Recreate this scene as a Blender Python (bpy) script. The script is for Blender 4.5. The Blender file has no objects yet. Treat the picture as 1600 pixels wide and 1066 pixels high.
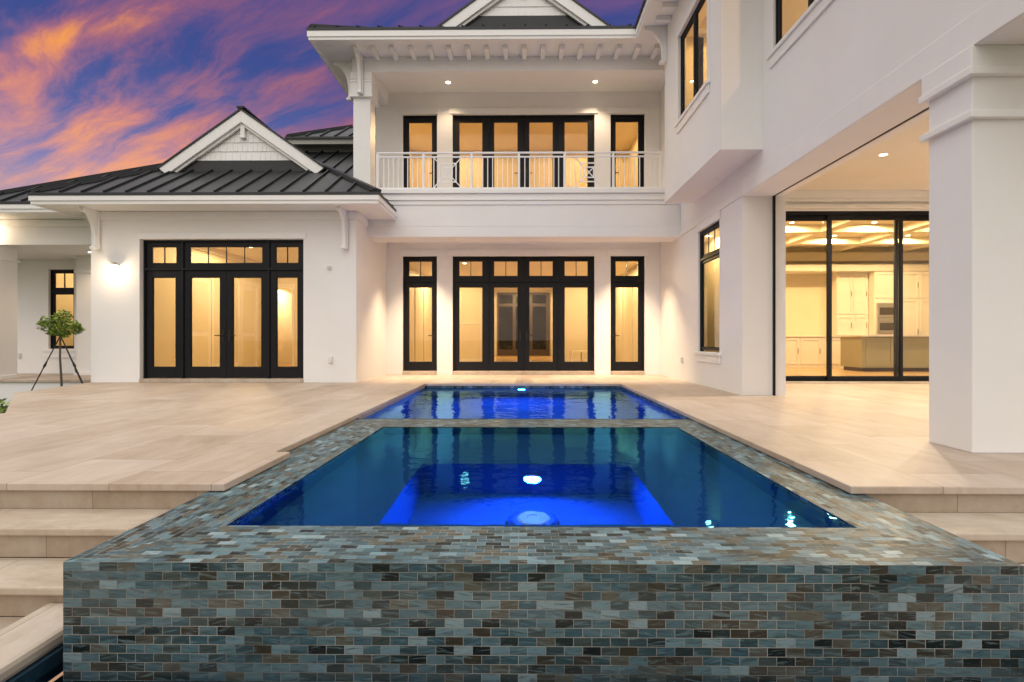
import bpy, bmesh, math, random
from mathutils import Vector, Matrix
random.seed(7)
R = math.radians
S = bpy.context.scene
COL = S.collection

# ------------------------------------------------------------------ camera
cd = bpy.data.cameras.new("camera"); cam = bpy.data.objects.new("camera", cd); COL.objects.link(cam)
cam.location = (0, 0, 0.85); cam.rotation_euler = (R(90), 0, math.atan(8/815))
cd.sensor_width = 36; cd.lens = 815/1600*36
cd.shift_x = -7/1600; cd.shift_y = -2/1600
cd.clip_start = 0.05; cd.clip_end = 3000
S.camera = cam
S.view_settings.view_transform = 'Standard'; S.view_settings.look = 'None'
S.view_settings.exposure = 0; S.view_settings.gamma = 1
S.cycles.use_denoising = True
S.cycles.max_bounces = 14; S.cycles.diffuse_bounces = 5; S.cycles.glossy_bounces = 5
S.cycles.transmission_bounces = 8; S.cycles.transparent_max_bounces = 16
S.cycles.sample_clamp_indirect = 6; S.cycles.blur_glossy = 0.5

def lin(r, g, b):
    f = lambda c: c/12.92 if c <= .04045 else ((c+.055)/1.055)**2.4
    return (f(r/255), f(g/255), f(b/255), 1)

# ------------------------------------------------------------------ node helpers
class NT:
    def __init__(s, tree): s.t = tree; s.n = tree.nodes; s.l = tree.links
    def new(s, typ, **kw):
        nd = s.n.new(typ)
        for k, v in kw.items(): setattr(nd, k, v)
        return nd
    def link(s, a, b): s.l.new(a, b)
    def put(s, sock, v):
        if isinstance(v, (int, float, tuple, list)): sock.default_value = v
        else: s.l.new(v, sock)
    def math(s, op, a, b=None, c=None, clamp=False):
        nd = s.new('ShaderNodeMath', operation=op); nd.use_clamp = clamp
        s.put(nd.inputs[0], a)
        if b is not None: s.put(nd.inputs[1], b)
        if c is not None: s.put(nd.inputs[2], c)
        return nd.outputs[0]
    def mix(s, fac, a, b, mode='MIX'):
        nd = s.new('ShaderNodeMix', data_type='RGBA', blend_type=mode)
        s.put(nd.inputs['Factor'], fac); s.put(nd.inputs['A'], a); s.put(nd.inputs['B'], b)
        return nd.outputs['Result']
    def sstep(s, v, lo, hi):
        nd = s.new('ShaderNodeMapRange', interpolation_type='SMOOTHSTEP')
        s.put(nd.inputs['Value'], v); nd.inputs['From Min'].default_value = lo; nd.inputs['From Max'].default_value = hi
        return nd.outputs['Result']
    def ramp(s, fac, stops, interp='LINEAR'):
        nd = s.new('ShaderNodeValToRGB'); cr = nd.color_ramp; cr.interpolation = interp
        while len(cr.elements) < len(stops): cr.elements.new(.5)
        for e, (p, c) in zip(cr.elements, stops): e.position = p; e.color = c
        s.put(nd.inputs[0], fac); return nd.outputs[0]
    def noise(s, vec, scale, detail=4, rough=.55, dist=0, dims='3D'):
        nd = s.new('ShaderNodeTexNoise', noise_dimensions=dims)
        s.put(nd.inputs['Vector'], vec)
        nd.inputs['Scale'].default_value = scale; nd.inputs['Detail'].default_value = detail
        nd.inputs['Roughness'].default_value = rough; nd.inputs['Distortion'].default_value = dist
        return nd.outputs[0]
    def mapping(s, vec, rot=(0, 0, 0), scale=(1, 1, 1), loc=(0, 0, 0)):
        nd = s.new('ShaderNodeMapping'); s.put(nd.inputs['Vector'], vec)
        nd.inputs['Rotation'].default_value = rot; nd.inputs['Scale'].default_value = scale; nd.inputs['Location'].default_value = loc
        return nd.outputs[0]
    def sep(s, v):
        nd = s.new('ShaderNodeSeparateXYZ'); s.put(nd.inputs[0], v); return nd.outputs
    def comb(s, x, y, z):
        nd = s.new('ShaderNodeCombineXYZ')
        for i, v in enumerate((x, y, z)): s.put(nd.inputs[i], v)
        return nd.outputs[0]

# ------------------------------------------------------------------ world: dusk sky with streaked clouds
W = bpy.data.worlds.new("World"); S.world = W; W.use_nodes = True
w = NT(W.node_tree); w.n.clear()
wo = w.new('ShaderNodeOutputWorld'); bg = w.new('ShaderNodeBackground')
SUN_EL, SUN_ROT = R(16), R(190)
sky = w.new('ShaderNodeTexSky', sky_type='NISHITA'); sky.sun_disc = False
sky.sun_elevation = SUN_EL; sky.sun_rotation = SUN_ROT; sky.altitude = 0; sky.dust_density = 2.0
gen = w.new('ShaderNodeTexCoord').outputs['Generated']
dx, dy, dz = w.sep(gen)
zc = w.math('MAXIMUM', dz, 0.0)
den = w.math('ADD', zc, 0.10)
pl = w.comb(w.math('DIVIDE', dx, den), w.math('DIVIDE', dy, den), 0.0)
CLX_, CLY_ = 31.3, 14.5
def axes(vec, ang, k1, k2, off=(0, 0, 0)):           # turn, then stretch
    m1 = w.mapping(vec, rot=(0, 0, -ang)); return w.mapping(m1, scale=(k1, k2, 1), loc=off)
warp = w.new('ShaderNodeTexNoise'); w.put(warp.inputs['Vector'], axes(pl, R(158), .5, .9, (2.3, .4, 0))); warp.inputs['Scale'].default_value = 1.1; warp.inputs['Detail'].default_value = 5
wv = w.new('ShaderNodeVectorMath', operation='MULTIPLY_ADD')
w.put(wv.inputs[0], warp.outputs['Color']); wv.inputs[1].default_value = (.6, .5, 0); w.put(wv.inputs[2], pl)
n1 = w.noise(axes(wv.outputs[0], R(152), .34, 1.25, (CLX_, CLY_, 0)), 1.18, 10, .62, .25)
n2 = w.noise(axes(wv.outputs[0], R(150), .9, 4.2, (1.1, 5.2, 0)), 1.7, 9, .64, .3)
cl = w.math('ADD', w.math('MULTIPLY', n1, .54), w.math('MULTIPLY', n2, .46))
# thicker and thinner cloud banks by bearing: (x/y, z/y, turn, length, width, amount)
dyp = w.math('MAXIMUM', dy, .05); ca_, ce_ = w.math('DIVIDE', dx, dyp), w.math('DIVIDE', dz, dyp)
for a_, e_, an, L_, T_, am in ((-.84, .60, 14, .20, .035, .13), (-.95, .50, 40, .10, .07, .07), (-.62, .53, 12, .20, .07, -.11), (-.80, .41, 32, .16, .035, .08), (-.66, .405, 20, .08, .025, .06),
                               (-.66, .36, 10, .26, .035, .09), (-.46, .42, 10, .10, .05, -.07), (-.27, .62, 10, .16, .05, .05), (-.92, .30, 8, .2, .03, .04), (-.45, .50, 10, .12, .04, .03)):
    c_, s_ = math.cos(R(an)), math.sin(R(an)); u_ = w.math('SUBTRACT', ca_, a_); v_ = w.math('SUBTRACT', ce_, e_)
    p_ = w.math('DIVIDE', w.math('ADD', w.math('MULTIPLY', u_, c_), w.math('MULTIPLY', v_, s_)), L_)
    q_ = w.math('DIVIDE', w.math('SUBTRACT', w.math('MULTIPLY', v_, c_), w.math('MULTIPLY', u_, s_)), T_)
    gq = w.math('EXPONENT', w.math('MULTIPLY', w.math('ADD', w.math('MULTIPLY', p_, p_), w.math('MULTIPLY', q_, q_)), -1.0))
    cl = w.math('ADD', cl, w.math('MULTIPLY', gq, am*.85))
mask = w.sstep(cl, .435, .605)
core = w.sstep(cl, .545, .68)
base = w.ramp(zc, [(0.0, lin(222, 165, 140)), (.16, lin(214, 162, 150)), (.205, lin(176, 148, 168)), (.26, lin(124, 122, 176)), (.33, lin(82, 94, 156)), (.42, lin(58, 74, 140)), (.55, lin(62, 68, 132)), (.75, lin(80, 62, 112))])
cwarm = w.ramp(zc, [(.16, lin(255, 180, 124)), (.24, lin(238, 162, 132)), (.33, lin(212, 132, 126)), (.42, lin(184, 108, 116)), (.6, lin(150, 84, 112))])
chot = w.ramp(zc, [(.16, lin(255, 186, 110)), (.26, lin(250, 168, 104)), (.36, lin(250, 158, 84)), (.43, lin(255, 162, 58)), (.6, lin(205, 100, 84))])
side = w.sstep(dx, -.60, -.20)                      # clouds fade to mauve away from the glow
cwarm = w.mix(side, cwarm, lin(120, 82, 128)); chot = w.mix(side, chot, lin(160, 86, 112))
front = w.mix(w.math('MULTIPLY', mask, .85), base, cwarm); front = w.mix(w.math('MULTIPLY', core, .9), front, chot)
back = w.ramp(zc, [(0.0, (.48, .38, .32, 1)), (.16, (.46, .40, .38, 1)), (.42, (.92, .875, .83, 1)), (.62, (1.70, 1.645, 1.55, 1)), (1, (1.78, 1.73, 1.64, 1))])  # brightness added behind the camera and overhead, out of view, to light the walls
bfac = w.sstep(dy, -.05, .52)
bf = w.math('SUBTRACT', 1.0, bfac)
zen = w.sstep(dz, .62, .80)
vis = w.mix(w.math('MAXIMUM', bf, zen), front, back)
nsk = w.mix(1.0, sky.outputs[0], (.006, .006, .006, 1), 'MULTIPLY')
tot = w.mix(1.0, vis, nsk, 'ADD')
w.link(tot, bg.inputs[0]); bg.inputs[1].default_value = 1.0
w.link(bg.outputs[0], wo.inputs[0])

sl = bpy.data.lights.new("sun", 'SUN'); so = bpy.data.objects.new("sun", sl); COL.objects.link(so)
sl.energy = 0.5; sl.angle = R(50); sl.color = (1, .93, .86)
so.rotation_euler = (R(90)-SUN_EL, 0, R(-10)); so.location = (-3, -20, 12)

# ------------------------------------------------------------------ materials
def newmat(name):
    m = bpy.data.materials.new(name); m.use_nodes = True
    t = NT(m.node_tree); b = m.node_tree.nodes['Principled BSDF']
    return m, t, b
def objco(t): return t.new('ShaderNodeTexCoord').outputs['Object']
def bump(t, b, h, strength=.2, dist=.01):
    nd = t.new('ShaderNodeBump'); nd.inputs['Strength'].default_value = strength; nd.inputs['Distance'].default_value = dist
    t.put(nd.inputs['Height'], h); t.link(nd.outputs[0], b.inputs['Normal'])
def simple(name, c, rough=.5, var=.08, scale=6, metal=0, bmp=0, bscale=80, spec=.5):
    m, t, b = newmat(name); co = objco(t)
    n = t.noise(co, scale, 5, .6)
    c = tuple(c[:3])+(1,)
    lo = tuple(x*(1-var) for x in c[:3])+(1,); hi = tuple(min(1, x*(1+var)) for x in c[:3])+(1,)
    t.link(t.ramp(n, [(.3, lo), (.7, hi)]), b.inputs['Base Color'])
    b.inputs['Roughness'].default_value = rough; b.inputs['Metallic'].default_value = metal
    b.inputs['Specular IOR Level'].default_value = spec
    if bmp: bump(t, b, t.noise(co, bscale, 3), bmp, .004)
    return m
M = {}
# stucco
m, t, b = newmat('stucco'); co = objco(t)
big = t.noise(co, .9, 5, .6); fine = t.noise(co, 160, 4, .7); mid = t.noise(co, 14, 4, .6)
t.link(t.ramp(big, [(.25, (.80, .788, .775, 1)), (.75, (.845, .838, .83, 1))]), b.inputs['Base Color'])
b.inputs['Roughness'].default_value = .85; b.inputs['Specular IOR Level'].default_value = .2
bump(t, b, t.math('ADD', fine, t.math('MULTIPLY', mid, .5)), .35, .004); M['stucco'] = m
M['trim'] = simple('trim_paint', (.83, .825, .815), .45, .02, 3)
M['black'] = simple('black_metal', (.006, .0065, .009), .42, .15, 5, spec=.22)
M['bronze'] = simple('dark_hardware', (.03, .024, .02), .35, .1, 5, .6)
M['rail'] = simple('rail_white', (.82, .83, .85), .35, .02, 4)
M['inwall'] = simple('interior_paint', (.70, .62, .45), .6, .03, 1.2)
M['inceil'] = simple('interior_ceiling_paint', (.80, .73, .57), .6, .03, 1.2)
M['cabinet'] = simple('cabinet_paint', (.76, .70, .60), .4, .03, 2)
M['olive'] = simple('island_paint', (.34, .30, .17), .45, .06, 2)
M['steel'] = simple('brushed_steel', (.55, .52, .47), .3, .08, 3, .9)
M['brownwood'] = simple('brown_door_wood', (.055, .03, .02), .45, .3, 2.5)
M['trunk'] = simple('bark', (.10, .085, .07), .9, .3, 25, 0, .6, 40)
M['plastic'] = simple('white_plastic', (.7, .7, .7), .4, .03, 5)
M['stake'] = simple('stake_black', (.012, .012, .012), .5, .2, 8)
M['counter'] = simple('counter_stone', (.72, .66, .58), .2, .1, 5)
# dark standing seam roof
m, t, b = newmat('roof_metal'); co = objco(t)
n = t.noise(co, .7, 4, .6); n2_ = t.noise(t.mapping(co, scale=(3, .3, .3)), 6, 4)
t.link(t.ramp(t.math('ADD', t.math('MULTIPLY', n, .6), t.math('MULTIPLY', n2_, .4)), [(.3, (.017, .0185, .021, 1)), (.7, (.030, .0315, .035, 1))]), b.inputs['Base Color'])
b.inputs['Metallic'].default_value = 0; b.inputs['Specular IOR Level'].default_value = .38; b.inputs['Roughness'].default_value = .46
bump(t, b, t.noise(co, 2.2, 2), .12, .03); M['roof'] = m
# interior wood floor
m, t, b = newmat('wood_floor'); co = objco(t)
br = t.new('ShaderNodeTexBrick'); t.link(co, br.inputs['Vector']); br.inputs['Scale'].default_value = 1
br.inputs['Brick Width'].default_value = 1.6; br.inputs['Row Height'].default_value = .16; br.inputs['Mortar Size'].default_value = .002
br.inputs['Color1'].default_value = (.60, .40, .20, 1); br.inputs['Color2'].default_value = (.50, .32, .16, 1); br.inputs['Mortar'].default_value = (.18, .1, .05, 1)
gr = t.noise(t.mapping(co, scale=(1, 12, 1)), 4, 5)
t.link(t.mix(t.math('MULTIPLY', gr, .5), br.outputs[0], (.42, .26, .12, 1)), b.inputs['Base Color'])
b.inputs['Roughness'].default_value = .25; M['woodfloor'] = m
# stone paving: shell limestone, slabs long along y, joints and drawn-out veins
def stone(name, bw, rh, swap, tint=(1, 1, 1), rough=.5, vein=(3.2, .55, 1)):
    m, t, b = newmat(name); co = objco(t)
    x, y, z = t.sep(co)
    v = t.comb(y, x, 0) if swap == 'yx' else (t.comb(x, z, 0) if swap == 'xz' else (t.comb(y, z, 0) if swap == 'yz' else co))
    br = t.new('ShaderNodeTexBrick'); t.link(v, br.inputs['Vector']); br.inputs['Scale'].default_value = 1
    br.inputs['Brick Width'].default_value = bw; br.inputs['Row Height'].default_value = rh
    br.inputs['Mortar Size'].default_value = .003; br.inputs['Mortar Smooth'].default_value = .3; br.offset = .37
    br.inputs['Color1'].default_value = (0, 0, 0, 1); br.inputs['Color2'].default_value = (1, 1, 1, 1); br.inputs['Mortar'].default_value = (.5, .5, .5, 1)
    per = t.new('ShaderNodeSeparateColor'); t.link(br.outputs[0], per.inputs[0])
    pv = per.outputs[0]
    shift = t.new('ShaderNodeVectorMath', operation='MULTIPLY_ADD'); t.put(shift.inputs[0], co); shift.inputs[1].default_value = (1, 1, 1)
    t.put(shift.inputs[2], t.comb(t.math('MULTIPLY', pv, 7.3), t.math('MULTIPLY', pv, 4.1), t.math('MULTIPLY', pv, 2.3)))
    n1 = t.noise(t.mapping(shift.outputs[0], rot=(0, 0, R(7)), scale=vein), 2.0, 7, .62, .7)
    n2 = t.noise(t.mapping(shift.outputs[0], scale=(vein[0]*3, vein[1]*3, 3)), 3.0, 5, .6, .3)
    n3 = t.noise(co, 45, 3, .7)
    f = t.math('ADD', t.math('ADD', t.math('MULTIPLY', n1, .56), t.math('MULTIPLY', n2, .34)), t.math('MULTIPLY', n3, .12))
    f = t.math('ADD', f, t.math('MULTIPLY', t.math('SUBTRACT', pv, .5), .17))
    k = lambda c: tuple(a*q for a, q in zip(c, tint))+(1,)
    c = t.ramp(f, [(.28, k((.39, .305, .225))), (.43, k((.48, .395, .31))), (.54, k((.54, .46, .375))), (.70, k((.61, .545, .47)))])
    pits = t.sstep(t.noise(t.mapping(co, scale=(1, 1, 1)), 22, 3, .8), .70, .80)
    c = t.mix(t.math('MULTIPLY', pits, .35), c, k((.22, .17, .12)))
    c = t.mix(t.math('MULTIPLY', br.outputs['Fac'], .75), c, k((.24, .19, .14)))
    t.link(c, b.inputs['Base Color'])
    t.link(t.math('ADD', t.math('MULTIPLY', n2, .25), rough-.12), b.inputs['Roughness'])
    b.inputs['Specular IOR Level'].default_value = .35
    hgt = t.math('SUBTRACT', t.math('MULTIPLY', n2, .4), t.math('ADD', br.outputs['Fac'], t.math('MULTIPLY', pits, .5)))
    bump(t, b, hgt, .22, .006)
    return m
M['deck'] = stone('limestone_paving', .92, .61, 'yx', (.90, .855, .85), vein=(1.7, .62, 1))
M['step'] = stone('limestone_tread', .92, .92, '', (.92, .90, .88), .6, (1.2, 2.6, 1))
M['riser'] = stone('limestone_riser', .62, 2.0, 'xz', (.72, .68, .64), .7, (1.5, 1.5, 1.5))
M['coping'] = stone('limestone_coping', 1.1, 1.1, 'yx', (.90, .88, .86), .6, (2.2, .8, 1))
# iridescent glass mosaic (uses UV in metres)
TW, TH = .0738, .0369
def mosaic(name, gain=1.0, rough=.13, spec=.55):
    m, t, b = newmat(name)
    uv = t.new('ShaderNodeTexCoord').outputs['UV']
    U, V, _ = t.sep(uv)
    rv = t.math('DIVIDE', V, TH); row = t.math('FLOOR', rv); fv = t.math('SUBTRACT', rv, row)
    off = t.math('MULTIPLY', t.math('FRACT', t.math('MULTIPLY', row, .5)), 1.0)
    ru = t.math('ADD', t.math('DIVIDE', U, TW), off); cell = t.math('FLOOR', ru); fu = t.math('SUBTRACT', ru, cell)
    wn = t.new('ShaderNodeTexWhiteNoise', noise_dimensions='2D'); t.put(wn.inputs['Vector'], t.comb(cell, row, 0))
    r1 = wn.outputs['Value']; rc = wn.outputs['Color']; ra, rb, rcc = t.sep(rc)
    g = gain; k3 = lambda x: (x[0]*g*.95, x[1]*g, x[2]*g*1.0)
    pal = [(0.0, (.014, .020, .021)), (.08, (.030, .046, .048)), (.15, (.066, .055, .040)), (.22, (.055, .092, .106)), (.36, (.065, .130, .165)),
           (.47, (.075, .10, .10)), (.55, (.095, .165, .20)), (.64, (.125, .118, .094)), (.74, (.13, .21, .245)), (.84, (.13, .22, .25)), (.92, (.20, .31, .36)), (.97, (.30, .40, .44))]
    c1 = t.ramp(r1, [(p, k3(c)+(1,)) for p, c in pal], 'CONSTANT')
    # drawn streaks inside each tile, turned a little at random
    sh = t.comb(t.math('ADD', t.math('MULTIPLY', U, 9), t.math('MULTIPLY', ra, 37)), t.math('ADD', t.math('ADD', t.math('MULTIPLY', V, 70), t.math('MULTIPLY', t.math('MULTIPLY', U, 34), t.math('SUBTRACT', rb, .5))), t.math('MULTIPLY', rcc, 51)), 0)
    st = t.noise(sh, 1.0, 5, .62, .9)
    c2 = t.mix(t.math('MULTIPLY', t.sstep(st, .51, .68), .72), c1, tuple(x*g for x in (.20, .29, .31))+(1,))
    dk = t.new('ShaderNodeMapRange'); t.put(dk.inputs[0], st); dk.inputs[1].default_value = .27; dk.inputs[2].default_value = .49; dk.inputs[3].default_value = .88; dk.inputs[4].default_value = 0
    c2 = t.mix(dk.outputs[0], c2, tuple(x*g for x in (.035, .04, .035))+(1,))
    gx = t.math('MINIMUM', fu, t.math('SUBTRACT', 1.0, fu)); gy = t.math('MINIMUM', fv, t.math('SUBTRACT', 1.0, fv))
    ge = t.math('MINIMUM', t.math('MULTIPLY', gx, TW), t.math('MULTIPLY', gy, TH))
    grout = t.math('SUBTRACT', 1.0, t.sstep(ge, .0007, .0017))
    gl = t.noise(t.comb(t.math('MULTIPLY', U, 1.6), t.math('MULTIPLY', V, 2.2), 0), 1.2, 3)
    gc = t.ramp(gl, [(.38, tuple(x*g for x in (.13, .10, .075))+(1,)), (.60, (.34, .32, .29, 1))])
    t.link(t.mix(grout, c2, gc), b.inputs['Base Color'])
    t.link(t.math('ADD', t.math('MULTIPLY', grout, .6), t.math('ADD', rough, t.math('MULTIPLY', rb, .12))), b.inputs['Roughness'])
    b.inputs['Specular IOR Level'].default_value = spec
    # every tile tilts a touch, grout sits low
    tilt = t.math('ADD', t.math('MULTIPLY', t.math('SUBTRACT', ra, .5), t.math('MULTIPLY', fu, .7)), t.math('MULTIPLY', t.math('SUBTRACT', rcc, .5), t.math('MULTIPLY', fv, .5)))
    h = t.math('SUBTRACT', t.math('ADD', tilt, t.math('MULTIPLY', st, .25)), t.math('MULTIPLY', grout, 1.0))
    bump(t, b, h, .35, .0022)
    return m
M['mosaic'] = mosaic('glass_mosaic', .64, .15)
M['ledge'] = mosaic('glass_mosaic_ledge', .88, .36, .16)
# pool plaster (pebble)
m, t, b = newmat('pool_plaster'); co = objco(t)
n = t.noise(co, 150, 3, .7); nb = t.noise(co, 2.0, 3)
t.link(t.ramp(t.math('ADD', t.math('MULTIPLY', n, .7), t.math('MULTIPLY', nb, .3)), [(.3, (.003, .045, .14, 1)), (.7, (.009, .105, .27, 1))]), b.inputs['Base Color'])
b.inputs['Roughness'].default_value = .7; M['plaster'] = m
M['navy'] = simple('navy_plaster', (.010, .035, .06), .5, .3, 30)
# water
def water(name, s1, amp, aniso=(1, 1, 1), tint=(.72, .90, 1, 1), refl=(.04, .28, .58, 1), grough=.035):
    m = bpy.data.materials.new(name); m.use_nodes = True; t = NT(m.node_tree); t.n.clear()
    o = t.new('ShaderNodeOutputMaterial'); gl = t.new('ShaderNodeBsdfRefraction'); gl.inputs['IOR'].default_value = 1.33
    gl.inputs['Color'].default_value = tint; gl.inputs['Roughness'].default_value = 0.0
    gy = t.new('ShaderNodeBsdfGlossy'); gy.inputs['Color'].default_value = refl; gy.inputs['Roughness'].default_value = grough
    fw = t.new('ShaderNodeFresnel'); fw.inputs['IOR'].default_value = 1.33; ms = t.new('ShaderNodeMixShader')
    t.link(fw.outputs[0], ms.inputs[0]); t.link(gl.outputs[0], ms.inputs[1]); t.link(gy.outputs[0], ms.inputs[2])
    co = objco(t)
    a = t.noise(t.mapping(co, scale=aniso), s1, 3, .5, .4); c = t.noise(t.mapping(co, scale=aniso), s1*3.1, 2, .5)
    bp = t.new('ShaderNodeBump'); bp.inputs['Strength'].default_value = 1; bp.inputs['Distance'].default_value = amp
    t.put(bp.inputs['Height'], t.math('ADD', a, t.math('MULTIPLY', c, .3)))
    [t.link(bp.outputs[0], q.inputs['Normal']) for q in (gl, gy, fw)]; t.link(ms.outputs[0], o.inputs[0]); return m
M['water'] = water('pool_water', 2.4, .014, refl=(.26, .62, .84, 1), grough=.03)
M['spawater'] = water('spa_water', 2.6, .0045)
M['basinwater'] = water('basin_water', 4, .004)
# window glass
m = bpy.data.materials.new('window_glass'); m.use_nodes = True; t = NT(m.node_tree); t.n.clear()
o = t.new('ShaderNodeOutputMaterial'); tr = t.new('ShaderNodeBsdfTransparent'); tr.inputs[0].default_value = (.93, .93, .90, 1)
gs = t.new('ShaderNodeBsdfGlossy'); gs.inputs['Roughness'].default_value = .01
fr = t.new('ShaderNodeFresnel'); fr.inputs[0].default_value = 1.5
mx = t.new('ShaderNodeMixShader'); bk = t.new('ShaderNodeNewGeometry').outputs['Backfacing']
t.link(t.math('MULTIPLY', fr.outputs[0], t.math('SUBTRACT', 1.0, bk)), mx.inputs[0]); t.link(tr.outputs[0], mx.inputs[1]); t.link(gs.outputs[0], mx.inputs[2]); t.link(mx.outputs[0], o.inputs[0])
M['glass'] = m
# dark night glass of the entry door: foliage beyond it reads as mottled green black
m, t, b = newmat('night_glass'); co = objco(t)
n = t.noise(co, 2.6, 4, .6)
t.link(t.ramp(n, [(.45, (.010, .007, .004, 1)), (.6, (.02, .018, .008, 1)), (.72, (.05, .05, .022, 1))]), b.inputs['Base Color']); b.inputs['Roughness'].default_value = .2; b.inputs['Specular IOR Level'].default_value = .15; M['nightglass'] = m
def emit(name, c, s):
    m = bpy.data.materials.new(name); m.use_nodes = True; t = NT(m.node_tree); t.n.clear()
    o = t.new('ShaderNodeOutputMaterial'); e = t.new('ShaderNodeEmission'); e.inputs[0].default_value = c; e.inputs[1].default_value = s
    t.link(e.outputs[0], o.inputs[0]); return m
M['lens'] = emit('lamp_lens', (1, .80, .55, 1), 14)
M['bulb'] = emit('sconce_bulb', (1, .78, .50, 1), 16)
M['poollens'] = emit('pool_lamp_lens', (.35, .6, 1, 1), 14)
# leaves
def leafmat(name, c1, c2):
    m, t, b = newmat(name); oi = t.new('ShaderNodeNewGeometry').outputs['Random Per Island']
    t.link(t.ramp(oi, [(0, c1), (1, c2)]), b.inputs['Base Color']); b.inputs['Roughness'].default_value = .5
    b.inputs['Transmission Weight'].default_value = 0; return m
M['leaf'] = leafmat('leaf', (.08, .16, .02, 1), (.34, .46, .07, 1))
# ground
m, t, b = newmat('lawn'); co = objco(t)
n = t.noise(co, 1.4, 6, .65); nf = t.noise(co, 60, 3, .7)
t.link(t.ramp(t.math('ADD', t.math('MULTIPLY', n, .6), t.math('MULTIPLY', nf, .4)), [(.3, (.018, .03, .010, 1)), (.7, (.06, .08, .025, 1))]), b.inputs['Base Color'])
b.inputs['Roughness'].default_value = .95; bump(t, b, nf, .6, .03); M['lawn'] = m
M['pad'] = stone('lower_paving', .92, .92, '', (.78, .76, .74), .65, (1.2, 2.0, 1))

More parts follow.
